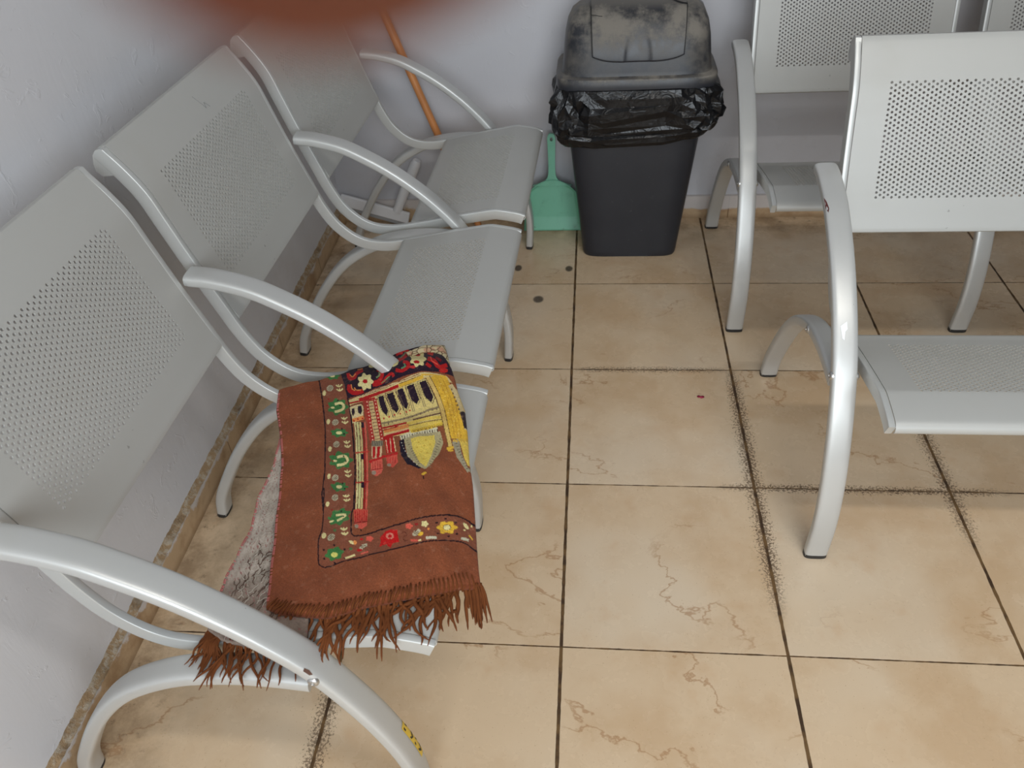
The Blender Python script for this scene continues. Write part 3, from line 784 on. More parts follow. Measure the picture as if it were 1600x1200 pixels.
# woven pattern: flat colour patches in rug coordinates (thousandths of the sheet across, along), later ones on top
PATTERN = """
132 76 54 243 -45 247 -4 260 121 249 291 240 409 243 491 239 578 253 646 247 558 238 583 249 610 252 675 251 726 241 753 243 793 248 828 254 844 274 852 298 852 384 853 460 858 532 858 536 859 661 856 765 864 845 873 924 879 964 888 1007 905 1009 828 964 809 914 801 864 799 796 792 716 785 629 781 532 783 494 787 434 787 414 778 405 763 401 726 401 687 411 664 407 622 416 678 412 614 405 508 395 419 399 274 403 144 402 3 402 -73
34 14 20 239 -46 240 -35 241 -24 243 -5 247 28 253 75 257 121 251 170 247 233 246 291 243 333 239 372 236 407 237 438 239 465 239 491 238 519 236 549 236 577 240 608 246 636 256 648 257 627 255 589 251 558 240 555 236 568 234 581 237 590 242 598 246 610 247 629 248 653 249 675 249 693 249 711 248 725 245 735 241 743 238 752 238 765 238 780 240 793 241 806 243 818 244 828 246 835 248 841 252 846 258 849 266 852 274 854 280 855 286 856 300 854 324 853 355 855 385 855 410 857 436 859 461 861 489 862 515 862 533 861 533 856 528 861 537 862 570 861 617 858 662 858 699 859 733 862 766 866 794 870 820 874 845 875 872 876 900 878 923 881 939 883 951 886 963 889 976 895 991 901 1005 907 1009 903 995 897 981 891 966 886 954 882 942 880 925 877 901 874 873 872 845 871 820 870 794 866 765 862 732 857 697 855 660 854 615 854 569 856 535 857 529 857 535 861 531 856 513 857 487 858 459 856 434 854 409 852 383 851 353 850 322 849 297 850 285 851 280 851 275 850 268 848 262 846 257 843 254 840 252 835 251 828 249 818 247 806 246 794 245 780 244 767 245 754 248 746 252 738 255 727 256 712 256 694 255 676 255 654 254 630 253 611 249 598 244 590 242 584 244 571 247 559 244 557 248 587 250 626 249 645 253 636 248 610 243 579 243 551 245 521 246 492 246 466 244 440 244 410 246 374 250 335 253 291 254 234 258 171 264 121 260 74 255 28 251 -4 249 -23 248 -34 248 -44
34 14 20 397 -75 397 -54 397 -33 397 2 398 49 399 101 399 143 396 181 395 226 395 273 395 320 391 371 391 418 394 451 398 478 401 507 405 545 407 583 408 613 409 640 411 665 418 677 417 665 413 638 411 623 405 629 407 647 407 663 405 670 401 677 397 685 397 697 397 711 398 725 399 739 400 752 401 762 403 769 407 774 411 779 416 783 423 787 434 789 453 791 476 791 495 790 507 788 517 787 533 785 562 786 597 787 630 784 659 782 688 784 716 787 744 791 771 793 796 795 820 797 843 799 864 801 881 802 897 803 913 803 929 805 946 807 962 811 977 816 991 823 1006 829 1011 826 997 819 982 812 967 807 949 803 932 800 914 798 898 798 882 797 864 797 843 795 820 793 796 790 770 788 743 786 715 783 686 779 657 777 628 779 595 782 560 781 531 780 514 782 505 783 493 785 474 786 451 786 433 785 424 782 420 780 416 777 413 774 410 770 409 764 407 754 406 741 405 727 404 714 404 700 404 688 407 680 412 674 414 665 414 648 412 630 404 621 406 637 410 664 413 680 419 667 417 642 416 615 415 585 412 547 409 509 406 479 402 453 399 420 399 374 402 322 403 275 403 229 404 184 407 145 408 103 407 51 406 4 406 -30 407 -50 408 -70
62 118 62 386 15 382 16 373 16 367 16 366 20 367 25 363 28 355 26 346 22 339 19 334 20 326 21 318 19 312 14 309 10 307 6 300 3 289 0 282 -4 283 -7 290 -9 293 -10 291 -14 285 -19 285 -22 293 -22 303 -19 310 -18 314 -19 317 -23 324 -23 332 -21 339 -16 344 -15 351 -17 360 -20 369 -17 372 -11 369 -5 369 -1 374 3 383 9
226 212 150 350 5 348 8 342 10 336 9 328 7 322 4 317 0 316 -3 318 -6 323 -8 330 -7 338 -6 344 -3 349 1
62 118 62 396 201 390 205 379 204 372 205 371 211 372 222 367 228 357 226 347 218 340 214 333 217 325 222 315 222 309 213 307 203 304 195 296 192 285 189 278 182 281 174 289 168 293 163 291 157 286 148 287 140 296 138 308 139 316 140 321 135 326 129 335 127 343 132 350 141 355 147 363 149 374 152 383 157 385 165 381 171 379 177 384 183 393 193
226 212 150 322 161 332 162 343 162 351 164 356 167 359 170 361 175 362 180 362 183 360 185 357 188 352 190 346 191 339 191 331 191 322 190 313 190 314 205 323 205 332 206 341 207 350 206 358 204 365 201 371 197 375 191 376 183 374 174 370 165 363 157 353 152 343 150 332 149 322 148
226 212 150 318 173 316 175 313 176 309 177 304 176 300 174 298 171 297 168 299 166 302 164 307 164 311 165 315 167 318 170
62 118 62 376 331 372 333 363 332 357 332 357 335 358 340 354 342 346 339 337 334 331 331 325 331 318 332 310 331 304 327 302 323 299 319 292 317 283 315 276 312 277 309 283 306 286 304 283 301 278 296 278 293 285 292 295 294 302 295 305 294 309 291 315 290 324 294 330 299 335 303 342 304 352 306 360 309 362 313 360 316 360 319 365 322 373 327
226 212 150 341 320 339 322 334 323 327 322 320 320 314 316 310 313 308 309 311 306 316 305 322 306 329 309 336 312 340 316
62 118 62 394 468 389 472 379 474 372 476 372 482 375 490 371 496 361 495 349 489 341 486 334 488 326 491 315 489 307 483 303 476 299 471 289 468 276 465 266 459 267 453 274 449 278 445 274 440 265 431 265 424 274 422 287 424 296 425 300 419 303 411 311 406 321 410 330 419 337 425 345 425 357 425 367 429 371 437 370 444 370 450 377 455 389 461
226 212 150 309 444 320 444 330 444 339 444 345 446 349 448 353 453 356 457 357 460 356 462 353 465 349 467 343 469 336 470 328 469 318 468 308 467 311 478 321 479 331 481 341 481 350 480 357 478 363 474 368 470 370 463 368 456 364 448 357 440 348 434 337 431 326 431 315 431 305 432
226 212 150 308 454 307 456 304 457 299 457 294 456 289 455 285 452 284 450 285 448 288 447 293 447 298 448 303 450 307 452
62 118 62 380 584 377 586 368 585 363 585 363 588 365 592 363 595 355 593 346 589 339 587 334 587 328 589 320 588 314 584 311 579 307 576 301 574 291 573 283 569 283 566 288 563 291 560 288 557 281 552 280 548 287 547 297 548 303 549 306 546 308 542 314 541 322 545 329 550 335 554 342 555 351 557 359 560 362 565 361 568 362 571 367 575 376 580
226 212 150 345 573 343 576 339 577 333 577 326 575 320 571 315 567 313 563 314 560 318 558 324 559 331 561 338 565 343 569
62 118 62 394 683 392 689 385 694 381 697 384 702 390 708 390 714 381 716 370 714 362 713 358 716 353 720 345 721 336 717 329 711 323 706 315 705 304 706 294 705 291 699 294 693 295 689 289 686 279 682 275 677 281 673 292 671 300 670 300 666 300 660 306 656 316 657 326 661 333 664 340 663 349 660 358 660 364 664 366 671 369 675 376 677 387 679
226 212 150 321 680 336 684 351 688 363 691 368 693 366 689 362 691 354 693 348 694 342 694 336 694 330 694 324 693 329 702 335 702 341 703 348 703 354 702 361 701 369 699 375 696 373 687 362 683 349 680 334 676 320 672
226 212 150 310 692 310 693 306 695 301 695 296 695 290 695 286 694 284 693 285 691 288 690 293 689 298 689 304 689 308 690
62 118 62 374 818 372 822 365 824 361 827 361 830 363 836 360 839 352 839 342 836 335 834 329 835 322 836 313 835 306 832 303 827 300 824 294 823 284 821 278 817 280 813 287 810 292 808 292 804 290 800 293 796 302 795 312 796 319 798 325 797 333 795 341 795 347 799 350 804 353 808 359 811 368 814
214 208 110 344 824 343 827 338 829 332 829 324 827 318 823 313 819 311 816 312 812 317 811 323 811 331 813 337 816 342 820
34 14 20 385 845 384 847 380 847 376 845 374 842 375 840 379 840 383 842
34 14 20 337 848 335 850 331 850 327 848 325 845 327 843 331 843 335 845
34 14 20 282 825 281 828 277 828 272 827 271 825 272 822 276 821 280 823
34 14 20 278 797 277 799 273 800 268 799 267 796 268 793 272 793 276 794
34 14 20 329 788 327 791 324 791 320 789 318 786 319 783 323 783 327 785
34 14 20 381 814 380 817 376 817 372 815 370 812 372 810 375 809 379 811
226 212 150 283 89 281 95 277 100 272 102 268 100 265 97 264 90 264 83 267 76 271 71 275 69 280 71 283 76 284 82
186 176 146 329 60 331 68 329 75 323 80 315 82 306 81 298 77 292 71 290 63 292 54 298 49 306 46 315 48 323 53
92 64 46 293 67 317 53 315 51 292 64
92 64 46 300 73 323 60 321 57 298 70
92 64 46 306 79 330 66 328 64 304 76
226 212 150 345 64 350 69 354 75 359 81 366 85 372 86 378 84 383 82 388 80 384 71 378 73 374 76 369 77 366 77 363 75 359 70 355 64 350 59
226 212 150 369 82 368 65 362 64 363 80
226 212 150 347 89 351 94 355 99 361 104 367 108 373 109 379 108 384 106 389 105 384 97 379 99 374 101 370 101 367 101 364 99 361 95 356 90 352 85
226 212 150 370 105 369 91 363 90 364 104
150 36 30 300 121 298 124 293 125 291 122 292 118 295 116 299 117
34 14 20 350 144 347 147 343 146 340 143 341 139 345 138 349 141
150 36 30 284 153 282 157 278 157 275 154 276 150 280 148 283 150
34 14 20 355 173 352 175 348 174 346 171 346 167 350 166 354 169
226 212 150 280 248 277 254 272 257 268 258 264 256 261 252 260 246 261 239 264 233 268 230 273 229 277 231 280 236 281 242
186 176 146 326 254 328 262 326 269 321 273 314 275 305 274 298 270 292 264 290 257 292 250 298 245 305 242 314 243 321 247
92 64 46 293 261 315 248 313 246 291 259
92 64 46 299 267 321 254 319 252 297 264
92 64 46 306 272 327 260 325 257 304 270
226 212 150 342 246 346 250 350 255 354 259 360 262 366 262 371 259 376 257 380 255 376 247 372 250 367 252 363 254 360 254 358 253 354 249 350 245 346 240
226 212 150 363 258 362 243 356 243 357 258
226 212 150 343 270 348 274 352 278 357 282 363 285 369 284 374 282 378 280 382 278 378 271 374 273 369 276 366 277 363 278 360 276 356 273 352 269 348 265
226 212 150 366 281 364 268 358 267 360 281
150 36 30 296 281 294 284 290 284 287 281 287 277 291 276 295 278
34 14 20 348 304 345 306 341 306 338 303 339 299 342 298 346 300
150 36 30 285 309 283 312 279 313 276 310 277 306 280 304 284 306
34 14 20 355 330 353 332 349 332 346 329 347 325 350 324 354 326
226 212 150 277 391 275 397 272 401 268 402 263 401 260 396 258 390 259 384 261 378 265 374 269 372 273 374 276 378 278 384
186 176 146 320 359 322 366 320 373 316 379 309 383 301 384 294 381 288 375 286 368 288 360 293 353 300 350 308 349 315 352
92 64 46 289 371 309 354 308 352 288 369
92 64 46 295 376 315 359 313 357 293 374
92 64 46 301 381 321 364 319 362 299 379
226 212 150 342 364 346 369 350 373 354 378 360 381 366 381 371 380 375 378 379 377 375 369 371 371 367 373 363 374 360 374 358 372 354 369 350 364 346 360
226 212 150 363 378 362 365 356 363 357 377
226 212 150 344 387 347 391 352 396 357 400 363 403 369 404 373 402 377 400 382 399 377 392 373 393 369 395 365 396 362 396 360 395 356 391 352 387 348 382
226 212 150 366 400 363 387 358 386 360 399
150 36 30 297 424 295 427 291 427 288 424 288 420 291 419 295 420
34 14 20 346 440 345 443 341 443 338 440 337 436 340 434 344 436
150 36 30 290 452 289 455 285 454 281 452 281 449 284 447 288 449
34 14 20 359 465 358 468 354 468 351 466 351 462 353 461 357 462
226 212 150 277 511 276 516 273 519 269 520 264 519 261 516 259 511 258 506 260 501 263 498 267 497 271 498 275 501 277 506
186 176 146 318 516 321 522 321 528 317 532 310 534 303 534 295 532 289 527 285 521 286 514 290 510 296 507 304 508 312 510
92 64 46 289 524 306 511 304 510 287 522
92 64 46 296 528 313 516 311 514 294 526
92 64 46 302 532 320 521 318 519 300 530
226 212 150 349 508 353 511 358 515 363 518 369 521 374 520 378 518 382 516 385 513 380 508 377 510 373 512 370 514 368 514 365 513 361 510 357 507 352 504
226 212 150 371 518 367 506 362 505 365 517
226 212 150 355 527 359 530 364 534 369 538 375 541 380 541 385 539 388 536 392 534 386 528 383 530 379 533 376 534 374 534 371 533 367 530 363 526 358 523
226 212 150 377 538 373 526 368 525 372 537
150 36 30 299 539 298 542 294 542 291 539 290 536 293 534 297 536
34 14 20 351 560 349 563 345 562 342 559 342 555 345 554 349 556
150 36 30 296 569 295 572 291 572 288 570 287 566 290 564 294 566
34 14 20 365 586 363 589 359 588 356 585 356 582 359 581 363 583
226 212 150 283 631 281 634 278 636 274 637 270 636 266 633 265 629 265 625 267 621 270 619 274 618 278 619 282 622 284 626
186 176 146 327 606 330 612 330 618 326 622 320 623 312 623 305 620 299 616 296 611 297 606 300 601 307 598 314 598 322 601
92 64 46 300 614 317 602 315 600 298 612
92 64 46 306 617 323 607 321 605 304 616
92 64 46 312 621 329 611 327 609 310 619
226 212 150 351 613 355 616 360 619 365 622 370 624 375 624 380 623 383 621 387 620 382 614 379 616 375 617 372 619 369 619 367 618 363 615 359 612 354 609
226 212 150 372 622 369 611 364 611 367 621
226 212 150 356 630 360 633 364 636 369 639 375 641 380 641 384 639 388 638 391 636 387 631 383 633 380 634 376 636 374 636 371 635 368 633 364 630 359 627
226 212 150 377 639 374 628 369 628 372 638
150 36 30 303 653 301 655 297 655 294 652 294 650 297 649 301 650
34 14 20 352 672 350 674 346 674 343 671 343 668 346 667 350 669
150 36 30 295 674 294 676 290 676 287 673 287 671 290 670 294 671
34 14 20 364 695 363 697 359 696 356 693 355 690 358 690 362 691
226 212 150 278 750 275 754 270 757 265 757 260 755 256 751 254 746 255 741 257 737 262 734 267 734 272 736 276 740 278 745
186 176 146 321 749 324 755 323 760 319 765 312 767 303 768 295 767 289 763 286 758 287 752 291 747 299 743 307 742 315 744
92 64 46 289 759 308 746 306 744 287 757
92 64 46 297 763 316 751 314 748 294 761
92 64 46 304 766 323 756 321 753 302 764
226 212 150 346 734 351 738 356 742 362 746 368 749 374 750 379 749 383 748 387 747 381 740 377 742 373 743 370 744 367 743 364 742 360 739 355 735 350 731
226 212 150 371 747 367 736 360 734 364 746
226 212 150 352 753 357 757 362 761 368 764 374 767 380 767 385 767 389 765 393 764 387 759 383 760 379 761 376 762 373 761 370 760 366 757 361 753 356 750
226 212 150 377 765 373 754 367 753 370 764
84 112 66 330 734 329 736 326 737 323 737 318 736 314 733 311 731 310 728 310 726 313 724 317 724 321 726 325 728 328 731
226 212 150 426 811 423 811 418 810 411 806 404 802 398 797 395 793 395 791 398 791 404 793 411 796 418 801 423 805 426 809
226 142 76 435 808 435 810 432 812 429 812 425 812 421 809 419 806 418 803 419 801 421 799 425 799 428 800 432 802 434 805
176 22 24 466 804 465 805 463 806 460 806 456 806 453 804 450 803 449 801 450 799 452 799 456 799 459 799 463 800 465 802
214 92 74 515 806 514 808 510 810 507 810 506 812 505 814 502 816 498 815 494 813 491 812 488 811 483 811 480 809 479 807 480 805 481 803 480 801 478 799 479 797 483 796 487 796 490 797 493 796 497 795 501 795 504 797 506 799 507 801 510 802 513 804
186 176 146 485 821 486 825 483 829 477 832 469 834 461 835 453 833 449 831 448 828 451 824 457 821 465 819 474 819 481 819
92 64 46 449 825 471 822 470 820 448 823
92 64 46 457 829 479 826 477 824 455 827
92 64 46 465 834 487 830 485 828 463 832
176 22 24 463 837 462 839 458 839 453 839 446 838 440 835 436 833 435 831 436 829 440 828 446 829 452 830 458 832 462 835
84 112 66 414 821 413 823 411 824 408 824 404 823 400 821 398 819 397 817 398 815 400 813 403 813 407 815 411 817 413 819
226 212 150 383 848 430 848 426 841 379 841
214 92 74 457 849 492 850 490 846 455 845
186 22 22 545 807 571 794 604 795 626 799 629 819 635 837 604 838 595 850 582 843 575 835 541 838 548 825
206 120 100 610 816 608 821 603 823 595 824 587 823 579 819 574 814 572 809 574 804 579 802 587 802 595 804 603 807 608 812
176 22 24 601 816 600 818 597 820 593 820 589 819 585 817 582 815 581 812 582 810 585 809 589 808 593 809 597 811 600 814
186 22 22 575 824 591 820 607 830 598 846 585 844
214 92 74 701 802 699 803 695 803 693 803 691 805 690 806 687 807 683 806 679 804 676 802 673 801 668 800 665 798 664 796 665 794 666 793 665 791 664 788 665 786 669 786 673 787 677 788 680 788 683 788 688 789 691 791 692 793 693 795 696 797 699 799
150 40 36 727 803 726 805 723 805 720 805 716 804 713 802 710 800 709 798 710 797 713 796 716 797 720 798 724 800 726 802
226 212 150 779 814 777 816 774 817 771 817 770 819 768 821 765 822 761 821 758 818 755 817 752 816 748 815 744 813 743 811 745 809 746 807 745 806 744 803 745 801 748 801 753 802 756 803 759 802 762 802 766 802 769 804 770 807 771 809 774 810 777 812
186 176 146 737 823 738 826 735 830 728 833 719 834 710 833 702 831 697 828 696 824 699 820 705 817 714 816 724 817 732 819
92 64 46 698 822 722 820 720 817 696 820
92 64 46 705 827 730 825 728 823 704 825
92 64 46 713 832 738 830 736 828 711 830
222 176 58 750 834 750 837 748 839 744 840 738 840 733 839 728 838 725 835 724 833 726 831 731 829 736 829 742 830 747 832
214 92 74 690 846 736 856 736 851 690 839
226 212 150 726 854 740 856 739 851 725 849
200 194 166 762 857 816 867 816 859 763 849
226 142 76 782 831 782 832 780 833 778 833 776 833 774 832 772 830 772 829 773 827 774 827 776 826 778 827 781 828 782 829
104 52 34 646 813 650 812 654 811 658 810 660 811 663 813 666 816 668 819 668 821 666 822 660 822 654 823 649 825 649 828 652 832 656 836 660 839 664 841 669 841 673 841 677 840 676 837 672 837 668 838 664 838 662 837 659 835 656 831 653 828 653 826 656 826 661 825 668 825 672 823 672 819 670 815 666 811 662 808 657 807 652 808 648 809 644 810
222 176 58 922 837 917 840 907 843 901 844 899 847 899 851 893 854 883 854 873 851 866 849 859 850 849 852 839 851 834 848 834 843 833 840 827 838 818 835 813 831 818 828 827 826 834 825 835 822 836 818 842 816 852 816 861 819 869 821 876 820 886 819 896 819 901 823 901 827 902 830 908 832 917 834
120 84 40 888 837 886 840 880 843 871 844 862 843 854 841 848 838 847 833 849 830 855 827 863 826 873 827 881 829 886 833
226 212 150 885 836 883 839 878 842 871 843 863 842 856 840 851 837 850 834 852 831 857 828 864 828 872 828 879 830 883 833
34 14 20 870 811 868 813 863 813 857 812 855 810 858 808 863 808 868 809
34 14 20 826 818 823 819 818 820 813 818 811 816 813 814 818 814 824 815
34 14 20 918 823 915 825 910 826 905 825 903 823 905 821 911 820 916 820
34 14 20 830 851 828 853 823 853 818 852 816 850 818 848 823 848 828 849
34 14 20 922 856 919 858 914 859 909 858 907 856 909 854 914 853 920 854
34 14 20 881 861 878 863 873 864 868 863 866 861 868 859 874 858 879 859
226 212 150 975 837 971 838 965 837 959 835 953 831 950 827 949 823 950 821 955 820 960 821 966 823 972 827 976 831 977 835
226 212 150 959 842 958 843 957 845 954 846 951 846 949 846 947 845 947 843 947 842 949 841 952 840 955 840 957 840 959 841
222 176 58 973 858 991 871 997 867 979 854
200 194 166 933 873 971 877 975 868 937 865
226 212 150 997 828 997 830 995 831 993 832 991 832 989 832 988 830 988 828 988 826 990 825 992 824 994 824 996 824 997 826
38 18 36 382 -40 545 -67 651 -75 746 -37 857 -37 950 -29 1050 -24 1040 91 1042 184 1020 244 965 229 885 218 815 201 750 188 656 180 571 175 476 171 404 160 401 96
176 22 24 417 88 415 95 412 102 410 111 410 121 413 131 419 140 426 148 434 155 445 160 456 163 467 165 476 166 483 167 490 166 495 166 499 165 492 146 487 146 483 146 480 146 476 146 468 144 459 142 451 140 445 137 441 134 437 129 434 125 433 121 433 119 435 115 438 109 440 103
226 142 76 436 97 435 103 434 110 434 116 435 122 437 128 441 132 445 136 449 140 453 136 450 132 446 129 443 125 441 122 441 117 441 112 442 106 442 99
226 142 76 449 122 451 127 452 131 454 136 458 140 464 144 471 147 479 149 486 152 487 148 480 145 473 142 466 139 461 137 459 134 457 130 456 126 455 122
176 22 24 424 12 424 25 423 35 424 48 428 62 438 73 449 78 459 81 468 82 476 78 480 72 483 68 487 65 494 63 505 61 517 59 528 55 525 11 513 20 500 29 488 36 477 40 469 46 464 53 461 57 460 58 456 58 449 56 445 53 444 53 444 51 444 43 444 32 445 20
226 142 76 439 33 442 40 445 48 449 55 455 61 461 62 468 60 474 57 480 54 477 46 470 49 464 53 459 54 455 54 453 52 450 46 447 38 444 31
226 142 76 495 25 503 26 512 26 520 25 529 24 530 11 521 11 513 12 504 12 496 12
176 22 24 552 155 561 156 570 157 581 158 591 157 601 155 610 151 618 147 625 142 630 136 633 129 635 121 634 110 629 99 624 89 619 81 615 73 598 92 603 99 609 105 612 109 613 111 613 114 612 119 610 124 608 128 604 131 598 135 592 137 586 139 580 139 572 139 563 137 554 136
120 136 92 587 132 593 131 599 130 605 129 611 127 614 122 615 116 614 111 614 106 605 104 605 109 606 114 605 118 604 120 602 121 597 122 590 123 584 124
176 22 24 553 163 560 165 567 168 574 169 583 170 591 170 600 169 609 167 618 166 626 163 635 160 642 158 649 157 656 156 664 155 669 155 671 156 670 155 670 157 671 162 672 167 687 168 686 163 686 158 684 151 677 144 667 142 659 142 651 142 642 143 634 145 626 148 619 151 611 153 604 154 597 156 589 156 583 157 577 156 570 155 564 153 557 151
120 136 92 605 165 613 163 620 162 627 160 634 159 641 159 647 158 653 157 659 157 657 152 651 153 645 153 639 154 632 155 625 156 618 157 611 159 603 161
176 22 24 696 150 703 155 710 160 719 165 729 169 741 170 752 170 763 168 772 166 780 162 785 156 788 149 788 139 783 129 777 121 771 112 766 102 753 128 759 133 765 138 769 142 770 142 769 143 768 146 766 149 763 151 757 152 749 153 740 154 733 153 727 151 721 147 715 142 707 136
92 140 100 733 152 739 152 747 153 753 153 760 151 763 147 763 141 763 136 763 132 755 131 755 136 756 141 755 144 755 145 752 145 746 145 739 145 732 145
176 22 24 740 99 751 97 761 97 773 95 786 85 803 64 820 42 832 29 841 19 844 7 843 -2 836 -10 824 -13 809 -13 792 -10 773 -6 757 -4 757 17 774 15 791 11 807 8 817 8 821 9 822 11 822 13 822 13 820 15 813 20 804 26 794 34 784 40 773 44 762 45 751 46
110 120 90 762 59 772 52 784 44 795 35 805 27 811 22 816 18 820 14 824 10 820 6 815 9 812 13 808 17 802 20 795 24 785 30 774 37 764 44
196 40 40 801 14 798 17 792 19 784 18 777 15 772 10 769 6 769 2 772 -1 778 -2 786 -1 793 2 799 6 802 10
190 40 34 923 71 926 82 927 94 931 105 936 113 986 41 980 37 973 34 966 30 959 27
176 22 24 886 154 893 159 900 163 905 167 909 171 912 178 913 188 918 200 928 209 945 209 961 204 976 199 989 194 994 172 978 178 962 184 951 187 945 188 942 186 940 178 938 167 935 153 928 141 922 131 917 122 912 112
176 22 24 865 178 869 183 873 189 878 194 883 199 898 187 894 182 890 176 886 171 882 165
190 34 30 984 212 979 218 970 222 958 225 946 226 936 225 930 222 929 217 933 211 943 206 955 203 967 202 977 203 983 207
226 90 70 918 120 914 133 911 145 908 156 909 163 912 170 918 176 924 183 930 188 936 184 929 179 923 173 918 166 914 161 914 153 917 144 920 133 924 120
190 50 50 810 177 807 179 801 179 794 177 787 174 781 169 777 165 777 161 780 159 786 159 793 162 801 165 807 169 810 174
120 16 24 937 145 942 153 947 161 953 167 959 171 975 156 970 150 965 142 961 132 957 120
226 212 150 565 143 560 147 551 148 545 150 543 155 542 162 537 166 530 164 523 158 518 155 512 156 504 158 497 157 493 151 493 143 493 137 487 133 479 129 475 122 477 116 484 112 488 109 486 102 483 92 485 84 492 83 501 87 507 89 512 83 517 73 524 68 531 75 534 87 538 94 544 95 553 94 560 99 561 108 557 117 555 124 558 129 564 136
176 22 24 533 129 531 132 526 134 520 133 514 131 509 126 507 121 507 117 510 113 514 111 520 111 527 114 531 118 534 124
226 212 150 685 113 678 124 667 128 655 126 643 119 634 108 630 93 633 73 644 42 659 23 674 19 686 27 692 50 687 95
226 212 150 743 76 734 106 724 119 711 123 696 122 684 115 675 103 675 78 687 38 700 19 715 13 730 17 742 27 747 46
176 22 24 670 99 668 104 665 107 660 108 655 107 650 104 646 100 645 95 647 90 651 87 656 83 662 82 667 87 669 94
176 22 24 712 95 709 104 707 108 703 109 698 109 694 107 691 103 691 98 694 88 699 77 705 71 709 71 712 76 713 85
226 212 150 661 -9 656 7 642 25 623 40 603 45 585 40 573 30 568 15 572 1 584 -11 602 -19 624 -26 643 -27 657 -21
176 22 24 627 -13 626 -9 621 -5 614 -1 607 0 600 0 596 -1 594 -4 595 -7 600 -11 607 -13 614 -15 621 -16 626 -15
226 212 150 889 142 881 152 871 156 864 160 861 166 858 175 853 181 845 181 838 177 833 174 827 176 818 179 811 178 808 172 808 165 808 159 803 156 795 151 791 145 794 139 802 134 808 126 811 110 819 73 830 46 841 38 851 40 858 40 864 34 872 26 881 22 887 27 888 36 890 43 897 43 908 42 914 46 910 59 897 82 887 101 888 114 891 128
176 22 24 884 66 877 75 869 80 862 78 857 70 855 58 856 47 859 39 863 35 870 34 878 36 884 40 889 46 889 55
176 22 24 841 160 838 164 832 166 825 165 818 162 813 158 810 153 811 149 814 146 820 145 827 146 834 148 839 152 842 156
214 190 132 404 170 462 171 524 179 587 186 657 185 697 197 767 197 821 207 867 219 923 234 964 240 989 271 954 273 880 244 818 237 754 233 687 225 609 226 541 226 473 208 401 198
176 22 24 459 201 475 202 490 202 506 203 520 205 531 206 541 208 550 209 561 211 573 212 586 212 600 212 616 212 633 212 652 213 671 216 690 219 688 205 669 201 650 198 631 196 614 196 599 196 585 196 572 195 559 194 548 193 539 192 529 190 518 188 504 186 489 185 473 184 457 183
222 176 58 692 221 708 225 725 227 741 229 759 230 777 231 796 233 816 236 835 238 833 223 814 220 794 217 775 215 757 214 739 213 723 211 706 209 690 206
176 22 24 403 190 421 195 439 200 457 203 475 206 493 209 511 212 529 216 548 222 548 213 530 208 511 204 493 200 475 197 457 194 439 191 421 187 404 181
120 60 50 461 176 492 179 524 184 555 189 585 190 614 190 641 191 668 194 696 199 726 203 757 204 788 208 819 212 819 210 788 205 757 202 726 200 696 197 668 192 641 188 614 187 585 188 555 186 524 181 492 176 461 173
110 80 40 694 207 711 210 728 212 745 213 761 214 777 215 792 216 806 218 821 220 820 217 806 216 791 214 776 212 761 211 744 211 728 209 710 207 693 204
222 176 58 824 220 844 228 863 233 882 238 900 243 916 246 932 250 949 253 966 256 970 249 954 246 937 243 920 239 903 236 885 231 866 227 846 221 827 215
240 226 190 466 179 464 181 462 180 462 178 464 176 466 176
240 226 190 475 178 473 180 471 179 471 177 473 175 475 176
240 226 190 484 178 483 180 481 179 480 177 482 175 484 176
240 226 190 493 178 492 180 490 179 490 176 491 175 493 176
240 226 190 503 178 501 180 499 179 499 177 500 175 502 176
240 226 190 512 179 510 180 508 179 508 177 510 176 511 176
240 226 190 521 179 519 181 517 180 517 178 519 176 520 177
240 226 190 530 180 528 181 526 181 526 178 528 177 530 178
240 226 190 539 181 537 182 535 181 535 179 537 178 539 179
240 226 190 548 182 546 183 544 182 544 180 546 179 548 179
240 226 190 557 182 555 184 553 183 553 181 555 179 557 180
240 226 190 566 183 564 184 562 183 562 181 564 180 566 180
240 226 190 575 183 573 184 571 184 571 181 573 180 575 180
240 226 190 584 183 582 184 580 184 580 181 582 180 584 180
240 226 190 593 182 591 184 589 184 589 181 591 180 593 180
240 226 190 602 183 600 184 598 184 598 181 600 180 602 180
240 226 190 611 183 609 184 607 184 607 182 609 180 611 181
240 226 190 620 183 618 185 616 184 616 182 618 181 619 181
240 226 190 628 184 627 186 625 185 625 183 626 181 628 182
240 226 190 637 186 635 187 633 186 633 184 635 183 637 184
240 226 190 646 188 644 189 642 188 642 186 644 185 645 185
240 226 190 654 190 653 191 651 190 651 188 652 187 654 187
240 226 190 663 192 661 193 659 192 659 190 661 189 663 190
240 226 190 672 194 670 195 668 194 668 192 669 191 671 192
240 226 190 680 197 679 198 677 197 677 195 678 194 680 194
240 226 190 689 199 688 200 686 199 685 197 687 196 689 197
224 202 128 549 232 609 226 687 225 754 233 818 237 850 245 869 283 875 363 872 427 886 463 716 447 560 431 557 379 554 303
96 74 60 560 213 594 217 600 263 612 309 596 330 572 298 558 255
226 206 134 563 216 594 219 598 263 610 307 594 327 573 297 561 256
38 18 36 566 220 593 223 596 264 606 304 592 324 574 296 564 258
110 40 36 606 214 651 218 658 260 676 317 652 336 625 303 611 260
226 206 134 610 217 650 220 657 261 672 315 650 333 626 302 614 261
38 18 36 614 221 650 223 655 261 667 312 648 329 627 301 617 263
110 40 36 668 217 708 226 718 266 728 315 710 335 679 297 668 254
226 206 134 671 220 708 227 717 265 725 313 708 332 680 296 671 255
38 18 36 676 224 707 230 714 265 721 309 705 328 682 295 675 257
96 74 60 724 226 772 232 782 275 793 320 768 336 737 300 725 260
226 206 134 728 229 771 234 780 275 790 318 766 334 739 300 728 262
38 18 36 733 233 770 237 777 275 785 315 764 330 741 299 732 264
